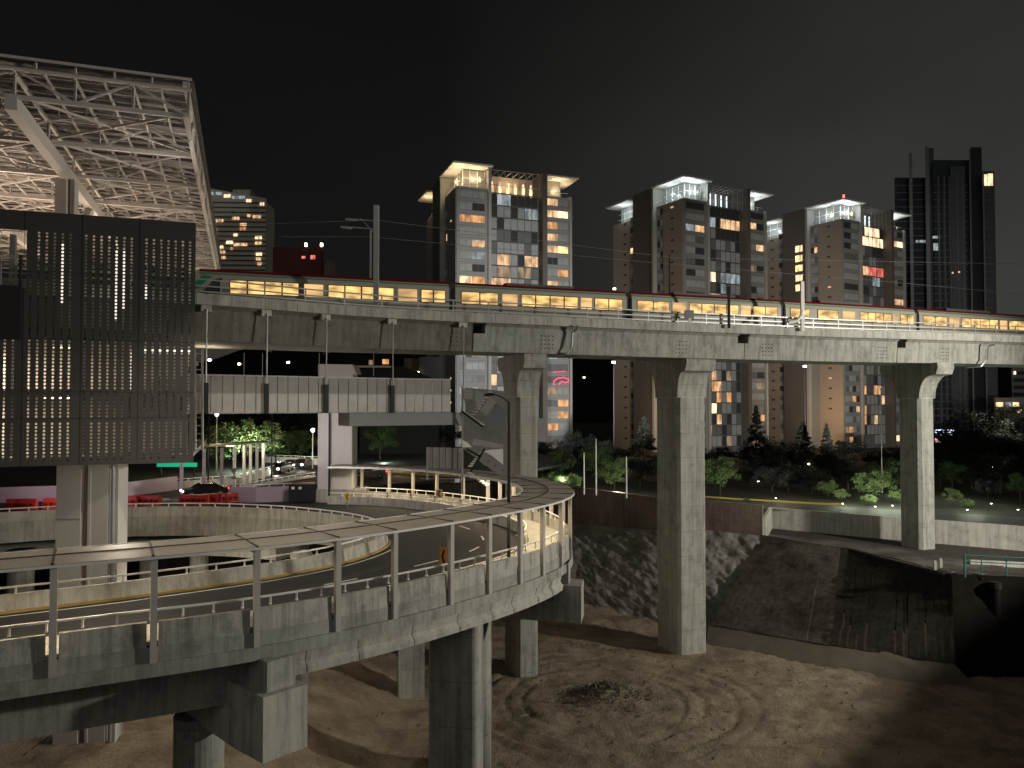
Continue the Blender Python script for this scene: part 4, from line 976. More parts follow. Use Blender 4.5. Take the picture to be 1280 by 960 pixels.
def tower(corner, ang, ztop, name, label, front_m, side_m, roof_l, roof_c, seed, spec, penth='w', zbot=-14):
    rnd = random.Random(seed)
    du = Vector((cos(ang), sin(ang), 0)); dv = Vector((-sin(ang), cos(ang), 0)); C = Vector((corner[0], corner[1], 0))
    T = thing(name, label, 'apartment tower', (C.x, C.y, zbot), 'residential towers behind the viaduct')
    def Q(u, v, z): return C+du*u+dv*v+Vector((0, 0, z))
    def bx(u0, u1, v0, v1, z0, z1, mb=None):
        mb = mb or MB(); mb.obox(Q(u0, v0, z0), du*(u1-u0), dv*(v1-v0), (0, 0, z1-z0)); return mb
    SL = mat(name+'_roof', (.62, .60, .56), .6, var=.06); BL = mat(name+'_blade', (.105, .092, .08), .8, var=.1); PIL = mat(name+'_pilaster', (.30, .29, .27), .7)
    GLZ = mat(name+'_penthouse_glass', (.12, .12, .11), .2, emit=roof_l, es=.12)
    zt = ztop
    bx(0, 8.1, .05, 11.4, zbot, zt).build('front_wing', front_m, T)
    bx(-.22, 0, .3, 8.4, zbot, zt-.2).build('side_wall', side_m, T)
    bx(-.15, 8.1, -.22, .05, zt-.5, zt).build('parapet', front_m, T)
    bx(8.1, 22.6, 1.6, 20, zbot, zt-1.0).build('centre_bay', mat(name+'_centre', (.13, .13, .125), .6), T)
    bx(22.6, 23.9, -1.2, 12, zbot, zt+5.4).build('blade_wall', BL, T)
    bx(8.1, 8.9, -.6, 10, zbot, zt+5.2).build('fin', PIL, T)
    bx(23.9, 31, .05, 14, zbot, zt-.2).build('right_wing', front_m, T)
    bx(30.5, 31.2, -.5, .9, zbot, zt).build('corner_pilaster', PIL, T)
    bx(-1.3, 3, 11.4, 12.2, zbot, zt+5.2).build('side_fin', PIL, T)
    bx(-.9, 12, 12.2, 21.2, zbot, zt+5.6).build('core', BL, T)
    bx(0, 12, 21.2, 32, zbot, zt-1.2).build('rear_wing', side_m, T)
    # roof slabs
    bx(-1.4, 9.0, -1.7, 12.3, zt+5.3, zt+5.75).build('roof_slab', SL, T)
    bx(23.9, 32.6, -1.8, 9, zt+4.5, zt+4.9).build('roof_slab', SL, T)
    bx(-2.6, 5, 21.2, 32.5, zt+3.9, zt+4.3).build('roof_slab', SL, T)
    # penthouses
    bx(2.2, 7.9, 2.2, 11.2, zt+.02, zt+5.0).build('penthouse', GLZ, T)
    bx(1.5, 6, 22, 30, zt-1.2, zt+3.8).build('penthouse', GLZ, T)
    bx(24.5, 29, 2.2, 9, zt-.15, zt+4.4).build('penthouse', GLZ, T)
    mb = MB()
    for u in (2.1, 4, 6, 7.9): mb.bar(Q(u, 2.1, zt), Q(u, 2.1, zt+5), .12)
    for v in (4.5, 7, 9.5): mb.bar(Q(2.1, v, zt), Q(2.1, v, zt+5), .12)
    for z in (zt+1.1, zt+2.9):
        mb.bar(Q(.4, .5, z) if z < zt+2 else Q(2.1, 2.1, z), Q(8, .5, z) if z < zt+2 else Q(8, 2.1, z), .1); mb.bar(Q(.4, .5, z) if z < zt+2 else Q(2.1, 2.1, z), Q(.4, 11, z) if z < zt+2 else Q(2.1, 11, z), .1)
    mb.build('penthouse_frame', WPAINT, T); mb = MB()
    for u in (24.6, 26.5, 28.5): mb.bar(Q(u, .6, zt-.1), Q(u, .6, zt+1.1), .08)
    mb.bar(Q(24, .6, zt+1.05), Q(30.5, .6, zt+1.05), .1)
    mb.build('terrace_railing', WPAINT, T); mb = MB()
    for v in (22, 25, 28): mb.bar(Q(1.4, v, zt-1.2), Q(1.4, v, zt+3.8), .1)
    for z in (zt+.3, zt+2): mb.bar(Q(1.4, 21.5, z), Q(1.4, 31, z), .1)
    mb.build('penthouse_frame', WPAINT, T)
    # glazed central crown with hanging lamps
    mb = bx(9.0, 22.5, 6.0, 6.3, zt-1.0, zt+5.3); mb.build('crown_wall', mat(name+'_crown', (.34, .27, .21) if penth == 'w' else (.16, .15, .14), .6, var=.2), T)
    mb = MB()
    for i in range(8): u = 9.1+i*13.3/7; mb.bar(Q(u, .4, zt-1), Q(u, .4, zt+4.8), .1)
    for z in (zt+5.2, zt+1.4): mb.bar(Q(9, .4, z), Q(22.5, .4, z), .14)
    for i in range(8): u = 9.1+i*13.3/7; mb.bar(Q(u, .4, zt+5.2), Q(u, 6.2, zt+5.2), .14)
    mb.build('crown_frame', PIL, T)
    for i in range(6):
        u = 10.4+i*2.15
        if penth == 'w': MB().tube([Q(u, 3.5, zt-.2), Q(u, 3.5, zt+.8), Q(u, 3.5, zt+2.2), Q(u, 3.5, zt+3.2)], [.25, .42, .38, .1], 8).build('crown_lamp', LB, T)
        else: MB().bar(Q(u, 5.4, zt-.8), Q(u, 5.4, zt+4.4), .3).build('crown_lamp', mat(name+'_crown_lamp%d' % i, (1, 1, 1), emit=roof_c, es=.5+.5*rnd.random()), T)
    for k, (u, v) in enumerate(((4.2, 1.2), (6.3, 1.2), (1.2, 4.5))):
        MB().tube([Q(u, v, zt+2.0), Q(u, v, zt+2.6), Q(u, v, zt+3.3)], [.3, .35, .08], 8).build('terrace_lamp', LB if penth == 'w' else (LCO if penth == 'c' else LY), T)
    def rl(u, v, z, e, sz=2):
        l = light('POINT', 'roof_lamp_light', Q(u, v, z), e, roof_c, shadow_soft_size=.5)
    rl(1.0, .6, zt+2.6, 620); rl(5.2, .9, zt+3.0, 420); rl(.4, 6.5, zt+2.6, 420); rl(27.5, .9, zt+2.0, 520); rl(31.2, 4, zt+2.4, 260); rl(-.6, 26, zt+1.6, 520); rl(15.5, 3.5, zt+2.8, 520 if penth == 'w' else 200)
    # windows, floor by floor
    fl = 3.08; nf = 22
    for f in range(nf):
        z1 = zt-.85-f*fl; z0 = z1-1.75
        if z0 < zbot+1: break
        L_, C_, R_ = spec[f] if f < len(spec) else (randcode(4, rnd, .12), randcode(7, rnd, .14), randcode(2, rnd, .35))
        if len(L_) == 2: L_ = L_[0]*2+L_[1]*2
        def band(nm, u0, u1, v, code, z0, z1, thin=.12, cols=None, axis='u'):
            n_ = len(code); mb = MB()
            st_ = (u1-u0)/n_
            for i, c in enumerate(code):
                a_ = u0+i*st_+.05; b_ = u0+(i+1)*st_-.05
                if axis == 'u': mb.obox(Q(a_, v-thin, z0), du*(b_-a_), dv*thin, (0, 0, z1-z0), CODE[c])
                else: mb.obox(Q(v-thin, a_, z0), dv*(b_-a_), du*thin, (0, 0, z1-z0), CODE[c])
            if axis == 'u': mb.obox(Q(u0-.04, v-thin+.05, z0-.08), du*(u1-u0+.08), dv*(thin-.05), (0, 0, .07), 10)
            mb.build(nm, WM, T)
        band('window', .7, 7.3, .05, L_, z0, z1)
        band('curtain_window', 9.2, 22.3, 1.6, C_, z0-.75, z1+.25)
        band('window', 24.4, 30.2, .05, R_ if len(R_) > 2 else R_[0]+R_[0]+R_[1]+R_[1], z0, z1)
        if f < 19:
            sc = 'w' if rnd.random() < .12 else 'd'
            band('slot_window', 3.9, 5.1, -.22, sc, z0+.8, z0+1.25, .05, axis='v')
        if f < 12:
            band('side_window', 8.7, 11.1, 0, rnd.choice(('gd', 'dg', 'dd', 'mg', 'gg', 'wd' if rnd.random() < .4 else 'gm')), z0, z1, .05, axis='v')
    mb = MB()
    for f in range(nf):
        z1 = zt-.85-f*fl; z0 = z1-1.75
        if z0 < zbot+1: break
        for (v0, v1, c) in ((25.5, 26.7, 'd'), (21.7, 23.4, rnd.choice('ddmmg'+('y' if rnd.random() < .3 else 'd')))):
            mb.obox(Q(-.06, v0, z0+.5), du*.06, dv*(v1-v0), (0, 0, .5 if v0 > 24 else 1.6), CODE[c])
    o = mb.build('rear_windows', WM, T); o['kind'] = 'stuff'
    # floor lines on the facade
    mb = MB()
    for f in range(nf+1):
        z = zt-f*fl-.35
        bx(.0, 8.0, .02, .048, z, z+.05, mb); bx(23.95, 30.4, .02, .048, z, z+.05, mb); bx(9, 22.5, 1.35, 1.59, z-.2, z+.06, mb)
    for i in range(1, 7):
        if name: mb.bar(Q(9.2+i*13.1/7, 1.38, zbot), Q(9.2+i*13.1/7, 1.38, zt-1), .09)
    mb.build('floor_lines', FRM, T)
    return T, Q
GREYF = mat('tower_grey_panel', (.23, .23, .222), .8, var=.12, vscale=.4); TAN = mat('tower_tan_wall', (.27, .225, .18), .85, var=.10, vscale=.2); GREYS = mat('tower_grey_side', (.22, .212, .20), .8, var=.12)
GREYG = mat('tower_green_grey', (.20, .205, .19), .8, var=.12)
specA = [('gg', 'dccdddd', 'wg'), ('gd', 'dggdgcc', 'wb'), ('oo', 'gdggggg', 'og'), ('gg', 'gmmdmmd', 'wg'), ('gw', 'mggggmg', 'wy'), ('gc', 'gwwgdww', 'dg'), ('gd', 'giigiim', 'go'), ('bo', 'wwwggmg', 'wg'), ('gg', 'gwwmdgg', 'ow'), ('gg', 'ggmdggg', 'gg')]
TA, QA = tower((U(571, 300, 190).x, 190), radians(20), 54.3, 'residential_tower', 'grey apartment tower with warm lit penthouse roof slabs, leftmost of the three similar towers', GREYF, GREYS, (1, .72, .42), (1, .74, .42), 3, specA, 'w')
specB = [('dd', 'ddddddd', 'dd'), ('gg', 'ccdwwww', 'wd'), ('cw', 'ggddddd', 'gg'), ('gm', 'mmggmgd', 'gw'), ('gd', 'mdmgggg', 'gg'), ('md', 'ggmgdgg', 'id'), ('dg', 'bbmcccc', 'gg'), ('gg', 'dmdcmgg', 'dg'), ('dd', 'ybbddgd', 'gd'), ('gg', 'mmgdggm', 'gm'), ('gg', 'bbbdmgg', 'oo'), ('gg', 'gggmggd', 'wo'), ('gg', 'ccgdmdg', 'oo'), ('gg', 'mgdgmgg', 'cg')]
TB, QB = tower((U(855, 300, 208).x, 208), radians(29), 56.2, 'residential_tower', 'tan sided apartment tower with cool white penthouse slabs, middle of the three similar towers', GREYG, TAN, (.8, .95, .92), (.85, .97, 1), 5, specB, 'c')
specC = [('dg', 'gmbbbbd', 'gd'), ('dg', 'bbbbbbb', 'wb'), ('dg', 'ggmmddd', 'mg'), ('mm', 'gmmggmm', 'gg'), ('gg', 'wwwrrrr', 'gg'), ('gg', 'gmmmccm', 'gd'), ('dd', 'dddmgmm', 'gg'), ('gg', 'mmmgmmg', 'ww'), ('gg', 'ggmwmgm', 'gg'), ('gc', 'wgmggmg', 'gc')]
TC, QC = tower((U(1053, 300, 229).x, 229), radians(31), 55.6, 'residential_tower', 'tan sided tower with red beacon and a column of bright stair windows, rightmost of three', GREYG, TAN, (.8, .95, .92), (.85, .95, 1), 11, specC, 'y')
# stair windows column on tower C core, beacon
for i in range(12):
    z = 55.6-7.6-i*3.08-(0 if i < 5 else .4)
    if i in (5, 6): continue
    mb = MB(); mb.obox(QC(-.98, 13.6, z), Vector((-.515, .857, 0))*2.6, Vector((.857, .515, 0))*.07, (0, 0, 2.0)); mb.build('stair_window', LY if i % 3 else LB, TC)
MB().tube([QC(-1, -1.3, 61.3), QC(-1, -1.3, 62.3)], .3, 8).build('beacon', REDL, TC)
# neon sign low on tower A's right wing
mb = MB(); base = QA(25.8, -.35, 0); du = Vector((cos(radians(20)), sin(radians(20)), 0))
zz = U(690, 476, 200).z
pts = [base+du*(x)+Vector((0, 0, zz+z)) for x, z in ((0.2, -1.1), (0.2, -.2), (1.2, .6), (3.0, .9), (4.2, .5), (4.4, -.2), (3.6, -.5), (2.4, -.2), (1.6, -.9))]
mb.tube(pts, .13, 6); mb.tube([base+du*.0+Vector((0, 0, zz+2.2)), base+du*3.6+Vector((0, 0, zz+2.5))], .05, 5); mb.build('neon_sign', mat('neon_red', (1, .1, .2), emit=(1, .06, .14), es=1.6), TA)

# dark tower with vertical fins at the right
Z0 = 262
t = thing('office_tower', 'very dark glass tower with tall vertical fins at the far right', 'tower', (U(1180, 400, Z0).x, Z0, -14))
DG = mat('dark_tower_glass', (.035, .040, .048), .25, var=.4, vscale=.15); DG2 = mat('dark_tower_panel', (.075, .085, .09), .5, var=.4, vscale=.25); FN = mat('dark_tower_fin', (.16, .16, .165), .7, var=.15)
def pxbox(x0, x1, ytop, Y0, Y1, m, nm, par, yb=None):
    a, b = U(x0, ytop, Y0), U(x1, ytop, Y0); k = Y1/Y0; z0 = -14 if yb is None else U(x0, yb, Y0).z
    return MB().prism([(a.x, Y0, z0), (b.x, Y0, z0), (b.x*k, Y1, z0), (a.x*k, Y1, z0)], (0, 0, a.z-z0)).build(nm, m, par)
pxbox(1118, 1166, 222, Z0, Z0+20, DG, 'body', t); pxbox(1166, 1212, 200, Z0-3, Z0+20, DG, 'body', t); pxbox(1212, 1243, 214, Z0+2, Z0+22, DG2, 'body', t)
pxbox(1188, 1206, 208, Z0-4, Z0-3, DG2, 'lift_shaft', t)
for x0, x1, yt in ((1136, 1140, 191), (1156, 1161, 183), (1211, 1213, 185), (1228, 1230, 215)): pxbox(x0, x1, yt, Z0-5, Z0+1, FN, 'fin', t)
pxbox(1213, 1227, 184, Z0-2, Z0+1.9, DG, 'crown_panel', t); pxbox(1161, 1167, 185, Z0-1, Z0+1, DG2, 'crown_panel', t)
mb = MB()
for yy in range(232, 545, 9):
    for (x0, x1, Y_) in ((1119, 1165, Z0-.05), (1167, 1210, Z0-3.05), (1213, 1242, Z0+1.95)):
        a, b = U(x0, yy, Y_), U(x1, yy, Y_); mb.box((a.x, Y_, a.z), (b.x, Y_+.05, a.z+.18))
for xx in (1173, 1180, 1187, 1196, 1203): a = U(xx, 220, Z0-4.1); mb.box((a.x, Z0-4.1, -10), (a.x+.2, Z0-3.05, a.z))
mb.build('mullions', FN, t)
for (x0, y0, x1, y1, Y_, m_) in ((1145, 300, 1157, 303, Z0-.2, LCO), (1166, 295, 1175, 298, Z0-3.2, LCO), (1167, 304, 1174, 313, Z0-3.2, LCO), (1229, 218, 1234, 232, Z0+1.8, LB), (1235, 217, 1241, 232, Z0+1.8, LB), (1190, 340, 1192, 342, Z0-4.2, LW), (1198, 339, 1200, 341, Z0-4.2, LW)):
    a, b = U(x0, y1, Y_), U(x1, y0, Y_); MB().box((a.x, Y_, a.z), (b.x, Y_+.1, b.z)).build('lit_window', m_, t)
# tower at the left behind the station roof
Y0 = 420
EW = mat('left_tower_wall', (.55, .52, .45), .9, var=.15, vscale=.1)
t = thing('apartment_block', 'brown grey apartment block with scattered lit windows behind the station roof', 'building', (U(290, 300, Y0).x, Y0, -14))
a, b = U(236, 233, Y0), U(333, 248, Y0+18)
MB().prism([(a.x, Y0, -14), (b.x, Y0+18, -14), (b.x, Y0+18, b.z), (a.x, Y0, a.z+1)], (-6, 25, 0)).build('wall', EW, t)
c_ = U(343, 262, Y0+24); MB().prism([(b.x, Y0+18.5, -14), (c_.x, Y0+24, -14), (c_.x, Y0+24, c_.z), (b.x, Y0+18.5, c_.z+3)], (-6, 20, 0)).build('side_wing', EW, t)
p = U(302, 237, Y0+14); MB().box((p.x-5, p.y, p.z-3), (p.x+5, p.y+8, p.z)).build('lift_house', CONL, t)
def onE(px, py, up=.5):
    f = (px-236)/(333-236); Y_ = Y0+18*f-up; return U(px, py, Y_)
def winE(x0, x1, y, h, m_, nm='lit_window'):
    q0, q1 = onE(x0, y), onE(x1, y); MB().prism([q0, q1, q1-Vector((0, 0, h)), q0-Vector((0, 0, h))], (0, .2, 0)).build(nm, m_, t)
for x0, x1, y, m_ in ((255, 267, 240, LCO), (270, 277, 240, LCO), (280, 288, 243, LB), (290, 296, 245, LCO), (297, 306, 245, LCO), (308, 314, 249, LB), (325, 330, 253, LB), (290, 299, 271, LW), (316, 326, 269, LW), (300, 308, 279, LW), (300, 307, 284, LO), (270, 279, 274, LW), (309, 313, 268, LW),
                      (292, 297, 292, LB), (263, 271, 298, LB), (283, 291, 301, LB), (292, 309, 304, LW), (319, 327, 295, LB), (319, 327, 302, LW), (320, 327, 316, LB), (320, 326, 322, LW), (322, 327, 328, LW), (275, 279, 307, LB), (272, 281, 313, LW), (277, 282, 320, LW), (288, 291, 309, LW), (265, 270, 290, LW), (268, 271, 286, LB)):
    winE(x0, x1, y, 1.6, m_)
mb = MB()
for k in range(17):
    y = 252+k*6
    q0, q1 = onE(238, y, .3), onE(332, y+ (.0), .3); mb.prism([q0, onE(332, y+1, .3), onE(332, y+2.2, .3), q0-Vector((0, 0, .55))], (0, .15, 0))
mb.build('window_bands', DK, t)
# small dark red building
Y0 = 300
t = thing('rooftop_building', 'low dark red lit building with two roof lamps just above the train roof', 'building', (U(375, 320, Y0).x, Y0, -14))
pxbox(341, 404, 346, Y0-.5, Y0+14, BLACK, 'dark_lower_front', t); pxbox(341, 404, 309, Y0, Y0+15, mat('dark_red_wall', (.045, .012, .010), .9, var=.3, vscale=.2), 'wall', t); pxbox(404, 420, 326, Y0+1, Y0+15, CONB, 'annex', t)  # added near-black front keeps the gap under the viaduct dark
for px in (382.5, 402): q = U(px, 306, Y0); MB().tube([(q.x, q.y, q.z-.6), (q.x, q.y, q.z+.6)], .5, 8).build('roof_lamp', LAMPW, t)
pxbox(377, 382, 320, Y0-.2, Y0, LR, 'lit_window', t, 323); pxbox(388, 394, 319, Y0-.2, Y0, LR, 'lit_window', t, 324)
# low buildings at the right edge
Y0 = 240
t = thing('low_building', 'pale building with a row of lit windows at the right edge under the viaduct', 'building', (U(1270, 500, Y0).x, Y0, -14))
pxbox(1243, 1330, 497, Y0, Y0+20, mat('pale_wall_low', (.22, .21, .19), .8, var=.1), 'wall', t)
for x0, x1, m_ in ((1245, 1254, LY), (1257, 1264, LCO), (1266, 1274, LB)): pxbox(x0, x1, 503, Y0-.2, Y0, m_, 'window', t, 508)
pxbox(1271, 1277, 512, Y0-.2, Y0, LB, 'window', t, 516)
Y1 = 300
t = thing('low_building', 'greenish grey block with dark window bands above the low pale building', 'building', (U(1280, 480, Y1).x, Y1, -14))
pxbox(1264, 1330, 440, Y1, Y1+20, GREYG, 'wall', t)
for yy in range(446, 500, 9): pxbox(1267, 1329, yy, Y1-.2, Y1, DK, 'window_band', t, yy+4)
pxbox(1267, 1270, 464, Y1-.4, Y1-.2, LB, 'window', t, 468)
# roadside lit screens
Y0 = 175
t = thing('billboard', 'glowing blue white striped roadside screen to the right of the right pier', 'billboard', (U(1178, 545, Y0).x, Y0, -13.6))
pxbox(1168, 1181, 536, Y0, Y0+.5, DSTEEL, 'frame', t, 545); pxbox(1183, 1193, 537, Y0, Y0+.5, DSTEEL, 'frame', t, 545)
scr = mat('screen_blue', (.5, .6, 1), emit=(.55, .6, 1), es=1.3); scr2 = mat('screen_red', (1, .4, .4), emit=(1, .55, .5), es=.35)
for yy in (537, 539.6, 542.2): pxbox(1168.5, 1180.5, yy, Y0-.06, Y0, scr, 'screen_line', t, yy+1.8); pxbox(1183.5, 1192, yy, Y0-.06, Y0, scr, 'screen_line', t, yy+1.8)
pxbox(1168.5, 1178, 547, Y0-.06, Y0+.2, scr2, 'screen_line', t, 553)
MB().box((U(1174, 545, Y0).x, Y0+.1, -13.6), (U(1175.5, 545, Y0).x, Y0+.4, U(1174, 545, Y0).z)).build('pole', DSTEEL, t)
# buildings glimpsed under the viaduct at the left
Y0 = 150
t = thing('low_building', 'dark grey sloped roof building seen between viaduct and footbridge', 'building', (U(490, 465, Y0).x, Y0, -10))
a, b, c_, d_ = U(450, 463, Y0), U(505, 458, Y0), U(545, 475, Y0), U(450, 475, Y0)
MB().prism([(a.x, Y0, -10), (c_.x, Y0, -10), c_, b, U(460, 458, Y0), a], (0, 12, 0)).build('wall', mat('dark_grey_roof', (.016, .016, .015), .8, var=.1), t)
pxbox(446, 489, 457, Y0-.6, Y0-.1, STEEL, 'eave', t, 459.5)
for x0, x1, y0, y1, m_ in ((461, 466, 450, 456, LDIM), (478, 486, 449, 455, LO)): pxbox(x0, x1, y0, Y0+13, Y0+13.5, m_, 'lit_window', t, y1)
Y0 = 165
t = thing('apartment_block', 'dark concrete block with a lit top seen below the viaduct left of the mesh stair', 'building', (U(540, 470, Y0).x, Y0, -10))
pxbox(524, 552, 446, Y0, Y0+12, mat('block_wall', (.03, .03, .028), .9), 'wall', t); pxbox(505, 524, 448, Y0+2, Y0+14, mat('dark_brown_wall', (.05, .035, .028), .9), 'wall', t)
q = U(521, 466, Y0-1); MB().tube([q, q+Vector((.5, 0, .1))], .25, 6).build('wall_lamp', LAMPW, t)

# ================================================================== TREES
def leafmat(name, col, tr=.3): 
    m = mat(name, col, .7, var=.45, vscale=.35, fine=.25); return m
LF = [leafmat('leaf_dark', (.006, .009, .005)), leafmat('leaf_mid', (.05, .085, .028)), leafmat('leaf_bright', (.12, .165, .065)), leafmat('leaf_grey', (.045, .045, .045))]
BARK = mat('bark', (.06, .048, .036), .95, var=.3, vscale=3, bump=.5)
def make_tree(seed, H, R, m, kind='round', name='tree', n=5200, ls=.30):
    rnd = random.Random(seed); t = thing(name, None, None, (0, 0, 0))
    mb = MB()
    if kind == 'conifer':
        mb.tube([(0, 0, 0), (.05, 0, H*.5), (0, 0, H*.98)], [.25, .16, .03], 8)
        for k in range(26):
            z = H*(.14+.83*k/26); a = k*2.4; r = R*(1-k/27)*rnd.uniform(.75, 1.1); mb.tube([(0, 0, z), (cos(a)*r, sin(a)*r, z+r*.08)], [.05, .015], 4)
    else:
        lean = rnd.uniform(-.3, .3)
        mb.tube([(0, 0, 0), (lean*.4, 0, H*.25), (lean, .1, H*.5), (lean*.8, 0, H*.8)], [.035*H*.55, .028*H*.55, .02*H*.5, .02], 8)
        for k in range(9):
            a = k*2.4+rnd.random(); z = H*rnd.uniform(.28, .55); r = R*rnd.uniform(.5, .85)
            mb.tube([(lean*.6, 0, z), (cos(a)*r*.5, sin(a)*r*.5, z+H*.14), (cos(a)*r, sin(a)*r, z+H*.26)], [.06, .04, .015], 5)
    mb.build('trunk', BARK, t)
    vs = []; fs = []
    clumps = []
    if kind == 'conifer':
        for k in range(150):
            f = rnd.random()**.8; z = H*(.14+.86*f); a = rnd.random()*6.28; r = R*(1-f)*rnd.uniform(.3, 1.05)
            clumps.append((Vector((cos(a)*r, sin(a)*r, z)), .25+.5*(1-f)))
    else:
        for k in range(46):
            a = rnd.random()*6.28; u = rnd.uniform(-1, 1); rr = rnd.random()**.45
            p = Vector((cos(a)*sqrt(1-u*u)*R*rr, sin(a)*sqrt(1-u*u)*R*rr, H*.64+u*H*.34*rr)); clumps.append((p, rnd.uniform(.16, .34)*R))
    for k in range(n):
        c, r = rnd.choice(clumps)
        d = Vector((rnd.gauss(0, 1), rnd.gauss(0, 1), rnd.gauss(0, 1)*(.5 if kind == 'conifer' else .8))); d = d.normalized()*r*rnd.random()**.4
        p = c+d; s_ = ls*rnd.uniform(.5, 1.2)
        e1 = Vector((rnd.gauss(0, 1), rnd.gauss(0, 1), rnd.gauss(0, .7))).normalized(); e2 = e1.cross(Vector((rnd.gauss(0, 1), rnd.gauss(0, 1), rnd.gauss(0, 1)))).normalized()
        b_ = len(vs); vs += [p-e1*s_*.5, p+e2*s_*.26, p+e1*s_*.5, p-e2*s_*.26]; fs.append((b_, b_+1, b_+2, b_+3))
    mb = MB(); mb.add(vs, fs); mb.build('crown', m, t, recalc=False)
    return t
protos = {'d1': make_tree(1, 12, 4.6, LF[0], n=7000, ls=.42), 'd2': make_tree(2, 12, 5.2, LF[0], n=7000, ls=.42), 'c1': make_tree(3, 14, 3.6, LF[0], 'conifer', 'conifer_tree', 7500, .4),
          'm1': make_tree(4, 8, 3.2, LF[1], n=6000, ls=.3), 'm2': make_tree(5, 8, 3.0, LF[1], n=5500, ls=.3), 'b1': make_tree(6, 5, 2.0, LF[2], n=4500, ls=.24), 'b2': make_tree(7, 5, 2.2, LF[2], n=4500, ls=.24), 'g1': make_tree(8, 6, 3.8, LF[3], n=6000, ls=.28)}
protoH = {'d1': 12, 'd2': 12, 'c1': 14, 'm1': 8, 'm2': 8, 'b1': 5, 'b2': 5, 'g1': 6}
used = set()
def mark_of(px):
    for x, s_ in ((110, 'left of the station column'), (215, 'right of the station column'), (262, 'behind the far left canopy'), (300, 'left of the vivid green tree'), (350, 'right of the vivid green tree'), (400, 'just left of the white pier'), (440, 'behind the white pier'), (480, 'right of the white pier'), (520, 'left of the mesh landing'), (570, 'behind the mesh landing'), (630, 'behind the mesh staircase'), (700, 'beside the left T-pier'), (730, 'right of the left T-pier'), (765, 'behind the bare white poles'), (815, 'left of the middle T-pier'), (870, 'behind the middle T-pier'), (915, 'right of the middle T-pier'), (945, 'below the middle tower glazing'), (970, 'below the right wing of the middle tower'), (1010, 'below the bright stair windows'), (1045, 'below the tan side of the rightmost tower'), (1075, 'below the rightmost tower corner'), (1105, 'by the very tall thin pole'), (1150, 'behind the right T-pier'), (1190, 'by the striped screen'), (1225, 'below the dark glass tower'), (1260, 'below the lit low building'), (9999, 'at the right edge of the view')):
        if px < x: return s_
def autolabel(px, Y): return 'dark tree %s, %s row' % (mark_of(px), 'nearest' if Y < 121 else 'second nearest' if Y < 130 else 'third nearest' if Y < 138 else 'front' if Y < 146 else ('second' if Y < 158 else ('third' if Y < 170 else 'rear')))
def tree(kind, px, ytop, Y, base, label, group='trees in the park behind', sx=1):
    top = U(px, ytop, Y); h = top.z-base; k = h/protoH[kind]
    o = protos[kind] if kind not in used else copy_tree(protos[kind]); used.add(kind)
    label = label if label != LBL and 'black belt' not in label else autolabel(px, Y)
    o.location = (top.x, Y, base); o.scale = (k*sx, k*sx, k); o.rotation_euler = (0, 0, random.uniform(0, 6.28))
    setp(o, label, 'tree', group); return o
PB = -13.8
LBL = 'dark park tree in the black belt of trees below the towers'
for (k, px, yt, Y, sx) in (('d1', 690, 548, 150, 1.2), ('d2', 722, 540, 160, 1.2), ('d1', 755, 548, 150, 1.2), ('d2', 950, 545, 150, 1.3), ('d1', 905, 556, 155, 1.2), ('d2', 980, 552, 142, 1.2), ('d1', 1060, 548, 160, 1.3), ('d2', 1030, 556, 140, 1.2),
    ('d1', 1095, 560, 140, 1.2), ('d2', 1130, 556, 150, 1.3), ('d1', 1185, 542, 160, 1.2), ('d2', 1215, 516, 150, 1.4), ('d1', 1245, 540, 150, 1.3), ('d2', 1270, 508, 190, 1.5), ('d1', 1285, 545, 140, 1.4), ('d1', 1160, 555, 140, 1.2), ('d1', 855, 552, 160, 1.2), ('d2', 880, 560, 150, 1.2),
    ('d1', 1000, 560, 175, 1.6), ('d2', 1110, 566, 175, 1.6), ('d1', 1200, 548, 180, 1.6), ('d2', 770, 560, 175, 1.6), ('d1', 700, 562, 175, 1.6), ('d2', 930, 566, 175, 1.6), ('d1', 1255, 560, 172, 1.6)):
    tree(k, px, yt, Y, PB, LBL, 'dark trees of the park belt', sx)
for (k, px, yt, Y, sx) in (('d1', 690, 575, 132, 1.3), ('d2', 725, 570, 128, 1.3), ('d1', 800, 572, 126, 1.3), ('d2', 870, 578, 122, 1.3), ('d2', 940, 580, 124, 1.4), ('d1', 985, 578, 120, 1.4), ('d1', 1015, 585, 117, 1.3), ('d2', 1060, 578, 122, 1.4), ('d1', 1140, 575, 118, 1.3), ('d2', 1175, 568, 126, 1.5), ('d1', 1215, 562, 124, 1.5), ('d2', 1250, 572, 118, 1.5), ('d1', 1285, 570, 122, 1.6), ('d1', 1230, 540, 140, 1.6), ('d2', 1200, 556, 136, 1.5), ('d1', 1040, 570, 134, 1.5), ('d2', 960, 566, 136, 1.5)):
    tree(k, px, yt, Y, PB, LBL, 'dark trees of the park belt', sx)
tree('c1', 945, 508, 152, PB, 'dark conifer with a thin top against the middle tower windows', 'dark conifers')
tree('c1', 805, 522, 140, PB, 'broad dark conifer between the tan tower and the middle bridge pier', 'dark conifers', 1.5)
tree('c1', 1003, 527, 148, PB, 'dark conifer left of the rightmost tan tower, tallest there', 'dark conifers', 1.4)
tree('c1', 1033, 530, 140, PB, 'slim dark conifer in front of the rightmost tan tower', 'dark conifers')
tree('m1', 700, 562, 128, PB, 'mid green park tree right beside the left bridge pier')
tree('m2', 745, 556, 125, PB, 'mid green park tree behind the thin white poles', sx=1.1)
tree('b1', 768, 572, 112, PB+.6, 'small bright green lamp lit tree between the white poles', 'young trees along the park road', 1.15)
tree('b2', 900, 570, 112, PB+.3, 'bright green tree just right of the middle bridge pier', 'young trees along the park road', 1.05)
